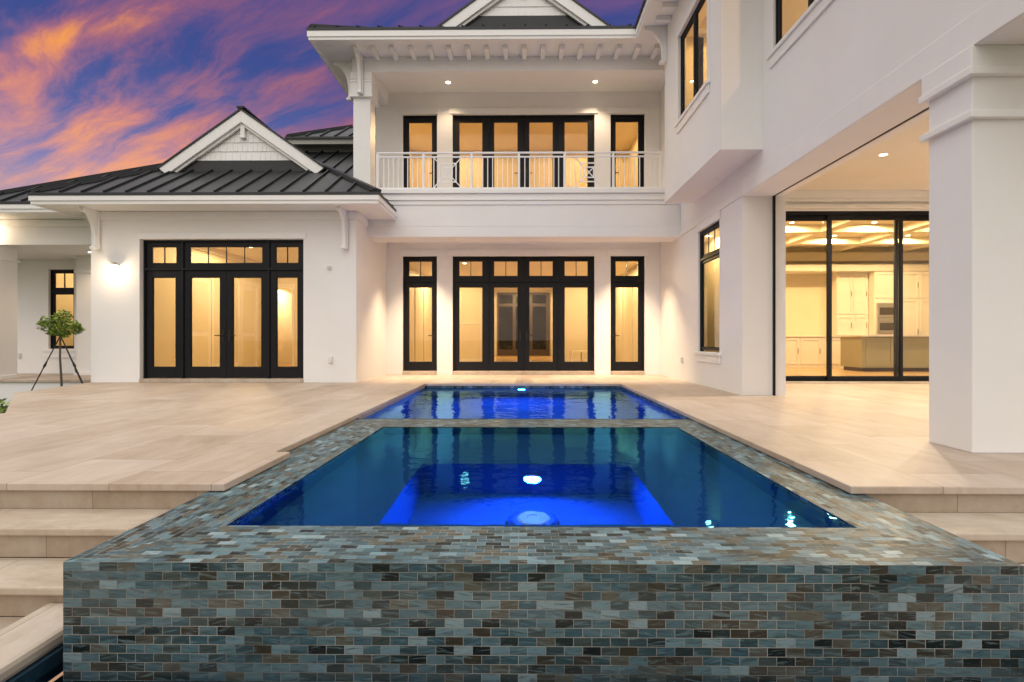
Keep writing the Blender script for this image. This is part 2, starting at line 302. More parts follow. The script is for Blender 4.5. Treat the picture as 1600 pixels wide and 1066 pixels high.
# ------------------------------------------------------------------ mesh builder
def wloc(o):
    v = Vector((0, 0, 0))
    while o is not None: v += o.location; o = o.parent
    return v
class MB:
    def __init__(s): s.v = []; s.f = []; s.uv = []
    def face(s, pts, uv=None):
        i = len(s.v); s.v += [tuple(p) for p in pts]; s.f.append(tuple(range(i, i+len(pts)))); s.uv.append(uv)
    def box(s, x0, x1, y0, y1, z0, z1):
        x0, x1 = min(x0, x1), max(x0, x1); y0, y1 = min(y0, y1), max(y0, y1); z0, z1 = min(z0, z1), max(z0, z1)
        i = len(s.v)
        s.v += [(x0, y0, z0), (x1, y0, z0), (x1, y1, z0), (x0, y1, z0), (x0, y0, z1), (x1, y0, z1), (x1, y1, z1), (x0, y1, z1)]
        for q in ((0, 3, 2, 1), (4, 5, 6, 7), (0, 1, 5, 4), (1, 2, 6, 5), (2, 3, 7, 6), (3, 0, 4, 7)):
            s.f.append(tuple(i+k for k in q)); s.uv.append(None)
        return s
    def pb(s, ax, u0, u1, n0, n1, z0, z1):
        return s.box(u0, u1, n0, n1, z0, z1) if ax == 'y' else s.box(n0, n1, u0, u1, z0, z1)
    def ext(s, pts, d):                       # extrude a 3D polygon by vector d (closed solid)
        p = [Vector(q) for q in pts]; d = Vector(d); n = len(p)
        nr = Vector((0, 0, 0))
        for a in range(n): nr += p[a].cross(p[(a+1) % n])
        if nr.dot(d) > 0: p = p[::-1]
        i = len(s.v); s.v += [tuple(q) for q in p]+[tuple(q+d) for q in p]
        s.f.append(tuple(range(i, i+n))); s.uv.append(None)
        s.f.append(tuple(range(i+2*n-1, i+n-1, -1))); s.uv.append(None)
        for a in range(n):
            b2 = (a+1) % n; s.f.append((i+b2, i+a, i+n+a, i+n+b2)); s.uv.append(None)
        return s
    def beam(s, a, b, wd, ht, up=(0, 0, 1)):  # rectangular bar from a to b (a,b on its axis)
        a = Vector(a); b = Vector(b); d = (b-a).normalized(); up = Vector(up)
        sd = d.cross(up).normalized()*wd/2; u2 = sd.cross(d).normalized()*ht/2
        s.ext([a-sd-u2, a+sd-u2, a+sd+u2, a-sd+u2], b-a); return s
    def tube(s, pts, r, n=8, caps=True):
        pts = [Vector(p) for p in pts]; rs = r if isinstance(r, (list, tuple)) else [r]*len(pts)
        rings = []
        for k, p in enumerate(pts):
            d = (pts[min(k+1, len(pts)-1)]-pts[max(k-1, 0)]).normalized()
            a = d.cross(Vector((0, 0, 1)) if abs(d.z) < .95 else Vector((1, 0, 0))).normalized(); b2 = d.cross(a)
            i = len(s.v)
            for q in range(n):
                th = 2*math.pi*q/n; s.v.append(tuple(p+(a*math.cos(th)+b2*math.sin(th))*rs[k]))
            rings.append(i)
        for k in range(len(rings)-1):
            for q in range(n):
                s.f.append((rings[k]+q, rings[k]+(q+1) % n, rings[k+1]+(q+1) % n, rings[k+1]+q)); s.uv.append(None)
        if caps:
            s.f.append(tuple(rings[0]+q for q in range(n))[::-1]); s.uv.append(None)
            s.f.append(tuple(rings[-1]+q for q in range(n))); s.uv.append(None)
        return s
    def lathe(s, c, prof, n=24, axis='z'):    # prof: list of (r, h)
        c = Vector(c); rings = []
        for r, h in prof:
            i = len(s.v)
            for q in range(n):
                th = 2*math.pi*q/n; x, y = r*math.cos(th), r*math.sin(th)
                s.v.append(tuple(c+Vector((x, y, h) if axis == 'z' else ((x, h, y) if axis == 'y' else (h, x, y)))))
            rings.append(i)
        for k in range(len(rings)-1):
            for q in range(n):
                s.f.append((rings[k]+q, rings[k]+(q+1) % n, rings[k+1]+(q+1) % n, rings[k+1]+q)); s.uv.append(None)
        s.f.append(tuple(rings[0]+q for q in range(n))[::-1]); s.uv.append(None)
        s.f.append(tuple(rings[-1]+q for q in range(n))); s.uv.append(None)
        return s
    def build(s, name, mat, parent=None, bevel=0, smooth=False, fix=True):
        me = bpy.data.meshes.new(name); off = wloc(parent)
        me.from_pydata([tuple(Vector(v)-off) for v in s.v], [], s.f)
        if any(u is not None for u in s.uv):
            ul = me.uv_layers.new(name='UVMap')
            for p, u in zip(me.polygons, s.uv):
                if u is not None:
                    for li, c in zip(p.loop_indices, u): ul.data[li].uv = c
        me.update()
        if fix:
            bm = bmesh.new(); bm.from_mesh(me); bmesh.ops.recalc_face_normals(bm, faces=bm.faces); bm.to_mesh(me); bm.free()
        if smooth:
            for p in me.polygons: p.use_smooth = True
        me.materials.append(M[mat] if isinstance(mat, str) else mat)
        o = bpy.data.objects.new(name, me); COL.objects.link(o)
        if parent is not None: o.parent = parent
        if bevel:
            bv = o.modifiers.new('bevel', 'BEVEL'); bv.width = bevel; bv.segments = 2; bv.limit_method = 'ANGLE'; bv.angle_limit = R(40)
        return o
def grid_wall(ax, us, zs, n0, n1, holes, mb=None):
    """wall solid in plane (u,z) between n0 and n1 with rectangular holes (u0,u1,z0,z1); no inner faces"""
    mb = mb or MB()
    U = sorted(set(us+[h[0] for h in holes]+[h[1] for h in holes])); Z = sorted(set(zs+[h[2] for h in holes]+[h[3] for h in holes]))
    U = [u for u in U if us[0]-1e-6 <= u <= us[-1]+1e-6]; Z = [z for z in Z if zs[0]-1e-6 <= z <= zs[-1]+1e-6]
    def solid(i, j):
        if i < 0 or j < 0 or i >= len(U)-1 or j >= len(Z)-1: return False
        cu, cz = (U[i]+U[i+1])/2, (Z[j]+Z[j+1])/2
        return not any(h[0] < cu < h[1] and h[2] < cz < h[3] for h in holes)
    P = (lambda u, n, z: (u, n, z)) if ax == 'y' else (lambda u, n, z: (n, u, z))
    for i in range(len(U)-1):
        for j in range(len(Z)-1):
            if not solid(i, j): continue
            a, b2, c, d = U[i], U[i+1], Z[j], Z[j+1]
            mb.face([P(a, n0, c), P(b2, n0, c), P(b2, n0, d), P(a, n0, d)])
            mb.face([P(a, n1, c), P(a, n1, d), P(b2, n1, d), P(b2, n1, c)])
            if not solid(i-1, j): mb.face([P(a, n0, c), P(a, n0, d), P(a, n1, d), P(a, n1, c)])
            if not solid(i+1, j): mb.face([P(b2, n0, c), P(b2, n1, c), P(b2, n1, d), P(b2, n0, d)])
            if not solid(i, j-1): mb.face([P(a, n0, c), P(a, n1, c), P(b2, n1, c), P(b2, n0, c)])
            if not solid(i, j+1): mb.face([P(a, n0, d), P(b2, n0, d), P(b2, n1, d), P(a, n1, d)])
    # weld
    key = {}; nv = []; mp = []
    for v in mb.v:
        k = tuple(round(q, 5) for q in v)
        if k not in key: key[k] = len(nv); nv.append(v)
        mp.append(key[k])
    mb.v = nv; mb.f = [tuple(mp[i] for i in f) for f in mb.f]
    return mb
def empty(name, loc, label=None, cat=None, group=None, rz=0):
    o = bpy.data.objects.new(name, None); COL.objects.link(o); o.location = loc; o.rotation_euler = (0, 0, rz); o.empty_display_size = .1
    if label: o['label'] = label; o['category'] = cat
    if group: o['group'] = group
    return o
def tag(o, label, cat, group=None):
    o['label'] = label; o['category'] = cat
    if group: o['group'] = group
    return o
def struct(o): o['kind'] = 'structure'; return o
def lamp(kind, loc, power, color, parent=None, size=.08, rot=None, spot=None, blend=.6, name='lamp'):
    l = bpy.data.lights.new(name, kind); l.energy = power; l.color = color
    if kind in ('POINT', 'SPOT'): l.shadow_soft_size = size
    if kind == 'AREA': l.shape = 'DISK'; l.size = size
    if kind == 'SPOT': l.spot_size = R(spot or 100); l.spot_blend = blend
    o = bpy.data.objects.new(name, l); COL.objects.link(o)
    if parent is not None: o.parent = parent; o.location = Vector(loc)-wloc(parent)
    else: o.location = loc
    if rot: o.rotation_euler = rot
    return o
WARM = (1, .71, .36)
WARM2 = (1, .74, .48)

# ================================================================== SETTING: ground, patio, water
g = MB(); gx = [-900, -1.97, 2.12, 900]; gy = [-900, 1.9, 10.3, 900]      # opening where the pool and basin are dug in
for i in range(3):
    for j in range(3):
        if (i, j) != (1, 1): g.face([(gx[i], gy[j], -.56), (gx[i+1], gy[j], -.56), (gx[i+1], gy[j+1], -.56), (gx[i], gy[j+1], -.56)])
struct(g.build('ground', 'lawn', fix=False))
# lower terrace in front of the steps (left and right of the catch basin)
g = MB(); g.box(-12, -2.27, -.6, 2.475, -.56, -.475); g.box(2.42, 9, -.6, 2.475, -.56, -.475); struct(g.build('lower_terrace', 'pad', bevel=.006))
# patio: one slab sheet, 5 cm lip, in three butting pieces
def slab(poly, z0, z1, mb):
    mb.ext([(x, y, z1) for x, y in poly], (0, 0, z0-z1)); return mb
g = MB()
slab([(-6, 3.06), (-1.754, 3.06), (-1.754, 3.94), (-1.87, 3.94), (-1.87, 12.72), (-8.58, 12.72), (-8.58, 10.2), (-8.1, 8.25), (-6, 6)], -.045, 0, g)
slab([(-1.87, 10.11), (1.908, 10.11), (1.908, 12.72), (-1.87, 12.72)], -.045, 0, g)
slab([(1.908, 3.04), (9.0, 3.04), (9.0, 10.28), (3.5, 10.28), (3.5, 12.72), (1.908, 12.72)], -.045, 0, g)
struct(g.build('patio', 'deck', bevel=.006))
# what carries the patio
g = MB()
slab([(-5.97, 3.09), (-1.88, 3.09), (-1.88, 10.2), (-8.05, 10.2), (-8.05, 8.27), (-5.97, 6.02)], -.6, -.046, g)
slab([(2.02, 3.07), (8.97, 3.07), (8.97, 10.2), (2.02, 10.2)], -.6, -.046, g)
struct(g.build('patio_base', 'riser'))

# ------------------------------------------------------------------ stone steps, left and right
def steps(name, x0, x1, yo, label):
    r = empty(name, ((x0+x1)/2, 2.75+yo, -.475), label, 'steps')
    zs = [0, -.157, -.322, -.475]; ys = [3.06+yo, 2.757+yo, 2.446+yo]
    for k in (1, 2):
        MB().box(x0, x1, ys[k], ys[k-1]+.028, zs[k]-.042, zs[k]).build('tread', 'step', r, bevel=.009)
    for k in (0, 1, 2):
        MB().box(x0, x1, ys[k]+.028, ys[k]+.10, zs[k+1]+.0005, zs[k]-.0425 if k else -.046).build('riser', 'riser', r)
    return r
steps('stone_steps', -9, -1.862, 0, 'wide pale stone steps left of the tiled spa going down from the patio')
steps('stone_steps', 2.004, 8.5, -.02, 'pale stone steps right of the tiled spa below the square column')

# ------------------------------------------------------------------ raised spa
SX0, SX1, SY0, SY1 = -1.858, 2.0, 2.096, 5.915
IX0, IX1, IY0, IY1 = -1.434, 1.607, 2.512, 5.39
ZL = -.05
spa = empty('spa', (.07, 4, -.6), 'raised square spa clad in blue grey glass mosaic at the front of the pool', 'spa')
def quad_uv(mb, pts, uvf): mb.face(pts, [uvf(Vector(p)) for p in pts])
g = MB()
quad_uv(g, [(SX0, SY0, -.74), (SX1, SY0, -.74), (SX1, SY0, ZL), (SX0, SY0, ZL)], lambda p: (p.x-SX0, ZL-p.z))
quad_uv(g, [(SX0, SY1, -.62), (SX0, SY0, -.62), (SX0, SY0, ZL), (SX0, SY1, ZL)], lambda p: (p.y-SY0+.01, ZL-p.z))
quad_uv(g, [(SX1, SY0, -.62), (SX1, SY1, -.62), (SX1, SY1, ZL), (SX1, SY0, ZL)], lambda p: (p.y-SY0+.02, ZL-p.z))
quad_uv(g, [(SX1, SY1, -.62), (SX0, SY1, -.62), (SX0, SY1, ZL), (SX1, SY1, ZL)], lambda p: (p.x-SX0, ZL-p.z))
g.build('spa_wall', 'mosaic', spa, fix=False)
g = MB(); A = [(SX0, SY0), (SX1, SY0), (SX1, SY1), (SX0, SY1)]; I = [(IX0, IY0), (IX1, IY0), (IX1, IY1), (IX0, IY1)]
def P3(q, z=ZL): return (q[0], q[1], z)
quad_uv(g, [P3(A[0]), P3(A[1]), P3(I[1]), P3(I[0])], lambda p: (p.x-SX0, p.y-SY0+37*TH))
quad_uv(g, [P3(A[1]), P3(A[2]), P3(I[2]), P3(I[1])], lambda p: (p.y-SY0, SX1-p.x+80*TH))
quad_uv(g, [P3(A[2]), P3(A[3]), P3(I[3]), P3(I[2])], lambda p: (p.x-SX0, SY1-p.y+120*TH))
quad_uv(g, [P3(A[3]), P3(A[0]), P3(I[0]), P3(I[3])], lambda p: (p.y-SY0, p.x-SX0+160*TH))
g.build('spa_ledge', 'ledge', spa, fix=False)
# inner shell: tile band, bench, footwell
ZB, ZF = -.42, -1.15
FX0, FX1, FY0, FY1 = -.80, .85, 2.92, 4.19
g = MB()
def inner_wall(mb, x0, x1, y0, y1, z0, z1, uv=True):
    f = (lambda L: L) if uv else (lambda L: None)
    mb.face([(x0, y0, z0), (x0, y0, z1), (x1, y0, z1), (x1, y0, z0)], f([(x0, z1-z0), (x0, 0), (x1, 0), (x1, z1-z0)]))
    mb.face([(x1, y1, z0), (x1, y1, z1), (x0, y1, z1), (x0, y1, z0)], f([(x1, z1-z0), (x1, 0), (x0, 0), (x0, z1-z0)]))
    mb.face([(x0, y1, z0), (x0, y1, z1), (x0, y0, z1), (x0, y0, z0)], f([(y1, z1-z0), (y1, 0), (y0, 0), (y0, z1-z0)]))
    mb.face([(x1, y0, z0), (x1, y0, z1), (x1, y1, z1), (x1, y1, z0)], f([(y0, z1-z0), (y0, 0), (y1, 0), (y1, z1-z0)]))
inner_wall(g, IX0, IX1, IY0, IY1, -.16, ZL); g.build('tile_band', 'mosaic', spa, fix=False)
g = MB(); inner_wall(g, IX0, IX1, IY0, IY1, ZB, -.16, False)
g.face([(IX0, IY0, ZB), (FX0, FY0, ZB), (FX0, FY1, ZB), (IX0, IY1, ZB)]); g.face([(IX1, IY0, ZB), (IX1, IY1, ZB), (FX1, FY1, ZB), (FX1, FY0, ZB)])
g.face([(IX0, IY0, ZB), (IX1, IY0, ZB), (FX1, FY0, ZB), (FX0, FY0, ZB)]); g.face([(IX0, IY1, ZB), (FX0, FY1, ZB), (FX1, FY1, ZB), (IX1, IY1, ZB)])
g.build('bench', 'plaster', spa, fix=False)
g = MB(); inner_wall(g, FX0, FX1, FY0, FY1, ZF, ZB, False); g.face([(FX0, FY0, ZF), (FX1, FY0, ZF), (FX1, FY1, ZF), (FX0, FY1, ZF)]); g.build('footwell', 'plaster', spa, fix=False)
g = MB().lathe((.08, 3.69, ZF+.0005), [(.185, 0), (.18, .03), (.15, .055), (.125, .06)], 32); dr = g.build('floor_drain', simple('drain_blue', (.02, .06, .16), .5, .1), spa, smooth=False)
MB().lathe((.08, 3.69, ZF+.061), [(.115, 0), (.105, .012), (.05, .016), (.045, .008)], 32).build('drain_cover', simple('drain_pale', (.45, .6, .75), .4, .05), dr)
g = MB(); g.face([(IX0, IY0, ZL-.005), (IX1, IY0, ZL-.005), (IX1, IY1, ZL-.005), (IX0, IY1, ZL-.005)]); struct(g.build('spa_water', 'spawater', fix=False))
# ------------------------------------------------------------------ pool behind the spa
PX0, PX1, PY0, PY1 = -1.885, 1.922, SY1+.002, 10.125
pool = empty('swimming_pool', (0, 8, -1.5), 'rectangular swimming pool glowing blue between the spa and the house', 'swimming pool')
g = MB(); inner_wall(g, PX0, PX1, PY0, PY1, -.21, -.0455); g.build('tile_band', 'mosaic', pool, fix=False)
g = MB(); inner_wall(g, PX0, PX1, PY0, PY1, -1.45, -.21, False); g.face([(PX0, PY0, -1.45), (PX1, PY0, -1.45), (PX1, PY1, -1.45), (PX0, PY1, -1.45)]); g.build('pool_shell', 'plaster', pool, fix=False)
g = MB(); g.face([(PX0, PY0, -.082), (PX1, PY0, -.082), (PX1, PY1, -.082), (PX0, PY1, -.082)]); struct(g.build('pool_water', 'water', fix=False))
# notch tile below the left coping beside the spa
g = MB(); g.face([(-1.876, 3.94, -.05), (-1.876, SY1, -.05), (-1.876, SY1, -.0455), (-1.876, 3.94, -.0455)])
BLUE = (.002, .11, 1)
def pool_light(x, y, z, label, power, off):
    r = empty('underwater_light', (x, y, z), label, 'pool light')
    MB().lathe((x, y, z), [(.078, 0), (.078, -.02), (.056, -.03)], 28, 'y').build('trim_ring', 'steel', r)
    MB().lathe((x, y-.031, z), [(.052, 0), (.044, -.012), (.016, -.018)], 28, 'y').build('lens', 'poollens', r)
    lamp('SPOT', (x, y-off, z), power, BLUE, r, .07, (R(-78), 0, 0), 178, 1.0)
pool_light(.085, FY1, -.76, 'round glowing lamp on the far wall of the spa footwell', 400, .07)
pool_light(0.0, PY1, -.36, 'round glowing lamp below the waterline on the far pool wall', 900, .07)
# ------------------------------------------------------------------ catch basin around the spa front
bas = empty('catch_basin', (0, 2, -.6), 'sunken water basin with stone coping at the foot of the mosaic spa', 'basin')
g = MB(); g.box(-2.26, -1.98, 1.55, 2.474, -.47, -.40); g.build('coping', 'coping', bas, bevel=.022)
g = MB(); g.box(-1.979, 2.13, 1.55, 1.90, -.47, -.40); g.build('coping', 'coping', bas, bevel=.022)
g = MB(); g.box(2.131, 2.41, 1.55, 2.45, -.47, -.40); g.build('coping', 'coping', bas, bevel=.022)
g = MB()
for q in ((-1.99, -1.97, 1.56, 2.5), (2.12, 2.14, 1.56, 2.5)): g.box(q[0]-.03, q[1]+.005, q[2], q[3], -.62, -.471)
g.box(-1.96, 2.115, 1.86, 1.905, -.62, -.471); g.box(-2.02, 2.16, 1.9055, 2.50, -.76, -.745); g.build('basin_wall', 'navy', bas)
g = MB(); g.face([(-1.968, 1.903, -.53), (2.118, 1.903, -.53), (2.118, 2.5, -.53), (-1.968, 2.5, -.53)]); struct(g.build('basin_water', 'basinwater', fix=False))

# ================================================================== HOUSE
YC, YB, YW = 12.70, 11.10, 10.35
XL, XR = -3.29, 3.37
ZS = 3.04
house = empty('house', (0, 12.7, 0), 'white stucco two storey house with dark metal roofs around the pool', 'house')
def room(x0, x1, y0, y1, z0, z1, floor='woodfloor', ceil='inceil', holes=(), sides='lrb', wall='inwall'):
    e = .004
    MB().box(x0, x1, y0, y1, z0-.06, z0).build('interior_floor', floor, house)
    MB().box(x0, x1, y0, y1, z1, z1+.06).build('interior_ceiling', ceil, house)
    g = MB()
    if 'l' in sides: g.box(x0-.06, x0, y0, y1, z0-.06, z1+.06)
    if 'r' in sides: g.box(x1, x1+.06, y0, y1, z0-.06, z1+.06)
    if g.v: g.build('interior_wall', wall, house)
    if 'b' in sides: grid_wall('y', [x0-.06, x1+.06], [z0-.06, z1+.06], y1, y1+.06, list(holes)).build('interior_wall', wall, house)
def leaf(name, ax, u0, u1, n, z0, z1, st=.115, top=.115, bot=.215, cols=1, handle=None, th=.05, parent=None):
    """one glazed leaf or sash: frame mesh, a pane and a handle beneath it"""
    p = parent or house
    g = MB(); g.pb(ax, u0, u0+st, n, n+th, z0, z1); g.pb(ax, u1-st, u1, n, n+th, z0, z1)
    g.pb(ax, u0+st, u1-st, n, n+th, z0, z0+bot); g.pb(ax, u0+st, u1-st, n, n+th, z1-top, z1)
    a, b2, c, d = u0+st, u1-st, z0+bot, z1-top
    for k in range(1, cols):
        q = a+(b2-a)*k/cols; g.pb(ax, q-.009, q+.009, n+.012, n+th-.012, c, d)
    bd = .012                                   # glazing bead
    for q in ((a, a+bd, c, d), (b2-bd, b2, c, d), (a+bd, b2-bd, c, c+bd), (a+bd, b2-bd, d-bd, d)): g.pb(ax, q[0], q[1], n+.014, n+th-.014, q[2], q[3])
    o = g.build(name, 'black', p, bevel=.003)
    MB().pb(ax, a, b2, n+th*.45, n+th*.45+.01, c, d).build('pane', 'glass', o)
    if handle:
        hu = u1-st*.5 if handle > 0 else u0+st*.5; hz = z0+.86
        h = MB(); h.pb(ax, hu-.018, hu+.018, n-.008, n, hz-.12, hz+.12)
        h.pb(ax, hu-.01, hu+.01, n-.05, n-.008, hz-.01, hz+.01)
        e = hu-handle*.13; h.pb(ax, min(hu, e)-.008, max(hu, e)+.008, n-.062, n-.045, hz-.009, hz+.009)
        h.build('door_handle', 'bronze', o)
    return o
def outer_frame(ax, us, n, z0, z1, zt=None, w_=.03, dep=.11, nm='door_frame', sillh=0):
    """black jambs, mullions, head and transom bar of one unit; us = mullion positions"""
    g = MB()
    for i, u in enumerate(us):
        if i == 0: g.pb(ax, u, u+w_, n, n+dep, z0, z1)
        elif i == len(us)-1: g.pb(ax, u-w_, u, n, n+dep, z0, z1)
        else: g.pb(ax, u-w_*.7, u+w_*.7, n, n+dep, z0, z1)
    g.pb(ax, us[0]+w_, us[-1]-w_, n+.001, n+dep-.001, z1-w_, z1-.0005)
    if zt is not None: g.pb(ax, us[0]+w_, us[-1]-w_, n-.012, n+dep-.002, zt-.022, zt+.022)
    return g.build(nm, 'black', house, bevel=.003)

# ---- central facade, two storeys
dz0, dz1 = .085, 2.89
U0, U1 = 4.06, 6.35
low = [(-2.905, -2.065), (-1.685, 1.775), (2.165, 2.995)]
holes = [(a, b2, .0, dz1) for a, b2 in low]+[(a, b2, U0, U1) for a, b2 in low]
grid_wall('y', [-3.56, 3.46], [-.05, 6.89], YC, YC+.24, holes).build('wall', 'stucco', house, bevel=.006)
for a, b2 in low:                                # stone thresholds, head trims
    MB().box(a+.001, b2-.001, YC-.03, YC+.20, .001, dz0-.002).build('threshold', 'coping', house, bevel=.006)
for a, b2, e in ((-2.905, -2.065, .055), (-1.685, 1.775, .09), (2.165, 2.995, .075)):
    MB().box(a-e, b2+e, YC-.028, YC-.0005, dz1, dz1+.155).build('head_trim', 'trim', house, bevel=.006)
    MB().box(a-e+.01, b2+e-.01, YC-.028, YC-.0005, U1, U1+.14).build('head_trim', 'trim', house, bevel=.006)
ND = YC+.07
zt = 2.285
for (a, b2), hd in zip((low[0], low[2]), (1, -1)):
    outer_frame('y', [a, b2], ND, dz0, dz1, zt)
    leaf('glass_door', 'y', a+.0303, b2-.0303, ND+.03, dz0+.004, zt-.0223, .10, .12, .21, handle=hd)
    leaf('transom_window', 'y', a+.0303, b2-.0303, ND+.03, zt+.0223, dz1-.032, .10, .075, .10, 2)
    outer_frame('y', [a, b2], ND, U0, U1)
    leaf('glass_door', 'y', a+.0303, b2-.0303, ND+.03, U0+.004, U1-.032, .10, .12, .21, handle=hd)
a, b2 = low[1]; q = (b2-a)/4; us = [a+q*k for k in range(5)]
outer_frame('y', us, ND, dz0, dz1, zt); outer_frame('y', us, ND, U0, U1)
for k in range(4):
    l, r_ = us[k]+(.0213 if k else .0303), us[k+1]-(.0213 if k < 3 else .0303)
    hd = {1: 1, 2: -1}.get(k)
    leaf('glass_door', 'y', l, r_, ND+.03, dz0+.004, zt-.0223, .115, .12, .21, handle=hd)
    leaf('transom_window', 'y', l, r_, ND+.03, zt+.0223, dz1-.032, .115, .075, .10, 2)
    leaf('glass_door', 'y', l, r_, ND+.03, U0+.004, U1-.032, .115, .12, .21, handle=hd)
# ---- balcony slab, fascia wall with stacked cornice
g = MB(); g.box(-3.65, XR-.001, YB, YC-.001, 3.26, 3.72); g.box(-3.65, XR-.001, YB, YB+.62, ZS, 3.2595); g.build('balcony_slab', 'stucco', house, bevel=.006)
g = MB(); g.box(-3.66, XR-.001, YB-.02, YC-.0015, 3.7205, 3.81); g.box(-3.68, XR-.001, YB-.045, YC-.0015, 3.8105, 3.87); g.box(-3.66, XR-.001, YB-.025, YC-.0015, 3.8705, 3.955); g.box(-3.70, XR-.001, YB-.07, YC-.0015, 3.9555, 4.04)
g.build('cornice', 'trim', house, bevel=.008)
MB().box(XL+.05, XR-.05, YC-.05, YC-.0005, 3.19, 3.2595).build('crown_moulding', 'trim', house, bevel=.012)
# ---- balcony column, beams, ceiling
g = MB(); g.box(-3.60, -3.235, YB+.02, YB+.42, 3.6, 6.05); g.build('column', 'trim', house, bevel=.006)
g = MB(); g.box(-3.645, -3.19, YB-.025, YB+.465, 6.0505, 6.56); g.box(-3.665, -3.17, YB-.045, YB+.485, 6.02, 6.05); g.box(-3.66, -3.175, YB-.04, YB+.48, 6.34, 6.365); g.box(-3.66, -3.175, YB-.04, YB+.48, 6.40, 6.425); g.build('capital', 'trim', house, bevel=.005)
ZSOF = 6.88
g = MB(); g.box(-3.62, 3.2, YB, YB+.36, 6.57, ZSOF-.001); g.box(-3.62, -3.25, YB+.3605, YC-.001, 6.57, ZSOF-.001); g.build('beam', 'trim', house, bevel=.006)
MB().box(-3.24, 3.4, YB+.3605, YC-.001, 6.885, 6.95).build('balcony_ceiling', 'trim', house)
# ---- railing
ZR0, ZR1 = 4.06, 4.86
rail = MB(); YR = YB+.05
rail.box(-3.10, 2.99, YR-.028, YR+.028, ZR1-.03, ZR1); rail.box(-3.10, 2.99, YR-.016, YR+.016, ZR1-.115, ZR1-.085); rail.box(-3.10, 2.99, YR-.016, YR+.016, ZR0+.01, ZR0+.045)
rail = rail.build('railing', 'rail', house, bevel=.004)
px = [-3.085, -2.10, -1.07, -.06, .92, 1.955, 2.97]
for x in px: MB().box(x-.026, x+.026, YR-.026, YR+.026, 4.0405, ZR1-.031).build('post', 'rail', rail, bevel=.003)
def bal(x, z0=ZR0+.046, z1=ZR1-.116): MB().box(x-.0095, x+.0095, YR-.0095, YR+.0095, z0, z1).build('baluster', 'rail', rail)
for k in range(6):
    a, b2 = px[k]+.026, px[k+1]-.026
    if k in (1, 4):
        for f in (.09, .20, .80, .91): bal(a+(b2-a)*f)
        c = (a+b2)/2; zc_ = (ZR0+.046+ZR1-.116)/2; hz = (ZR1-.116-ZR0-.046)/2; g = MB()
        hw = (b2-a)*.30
        for s_, e_ in ((.62, .012), (.34, .012)):
            wx, wz = hw*s_, hz*s_
            g.box(c-wx-e_, c-wx+e_, YR-.010, YR+.010, zc_-wz-e_, zc_+wz+e_); g.box(c+wx-e_, c+wx+e_, YR-.010, YR+.010, zc_-wz-e_, zc_+wz+e_)
            g.box(c-wx+e_, c+wx-e_, YR-.010, YR+.010, zc_+wz-e_, zc_+wz+e_); g.box(c-wx+e_, c+wx-e_, YR-.010, YR+.010, zc_-wz-e_, zc_-wz+e_)
        for sg in (1, -1): g.beam((c-hw, YR+.0005*sg, zc_-hz*sg), (c+hw, YR+.0005*sg, zc_+hz*sg), .019, .022, (0, 1, 0))
        g.build('crossed_panel', 'rail', rail)
    else:
        n = 8
        for i in range(n): bal(a+(b2-a)*(i+1)/(n+1))
# ---- interior of the great room and hall
room(-3.2, 3.3, YC+.25, 19, .02, 3.0, holes=[(-1.12, 1.22, -.1, 2.81)])
g = MB()
for x0, x1 in ((-1.24, -1.12), (1.22, 1.34)): g.box(x0, x1, 18.97, 18.9995, .02, 2.81)
g.box(-1.26, 1.36, 18.965, 18.9995, 2.81, 2.95); g.build('door_casing', 'cabinet', house)
room(-1.5, 1.6, 19.07, 27, .02, 3.5)
ed = MB().box(-1.25, 1.45, 26.90, 26.99, .03, 3.28).build('entry_door', 'brownwood', house)
for k in range(3):
    a = -1.16+k*.86
    MB().box(a, a+.70, 26.885, 26.899, 2.72, 3.16).build('pane', 'nightglass', ed); MB().box(a, a+.70, 26.885, 26.899, .35, 2.56).build('pane', 'nightglass', ed)
g = MB()                                       # wall panelling of the great room
for x in (-2.9, -2.2, -1.5): g.box(x-.02, x+.02, 18.98, 18.9995, .16, 2.6)
g.box(-3.2, -1.26, 18.975, 18.9995, 1.42, 1.49); g.box(-3.2, -1.26, 18.97, 18.9995, .02, .16); g.box(1.36, 3.3, 18.97, 18.9995, .02, .16)
for y in (14.2, 15.6, 17): g.box(-3.1995, -3.17, y-.04, y+.04, .16, 2.7); g.box(3.27, 3.2995, y-.04, y+.04, .16, 2.7)
g.build('wall_panelling', 'cabinet', house)
g = MB(); g.box(1.7, 2.9, 17.9, 18.4, .022, .10); g.box(1.7, 2.9, 17.9, 18.4, .42, .47)
for x in (1.72, 2.1, 2.5, 2.86): g.box(x-.02, x+.02, 17.9, 18.4, .10, .42)
bench = g.build('console_table', 'cabinet'); tag(bench, 'low white slatted table seen through the right pane of the central doors', 'table')
# upper floor room
room(-3.4, 3.3, YC+.25, 16.2, U0-.02, 6.72)
MB().box(-3.4, 3.3, 16.17, 16.1995, U0-.02, U0+.12).build('skirting', 'cabinet', house)

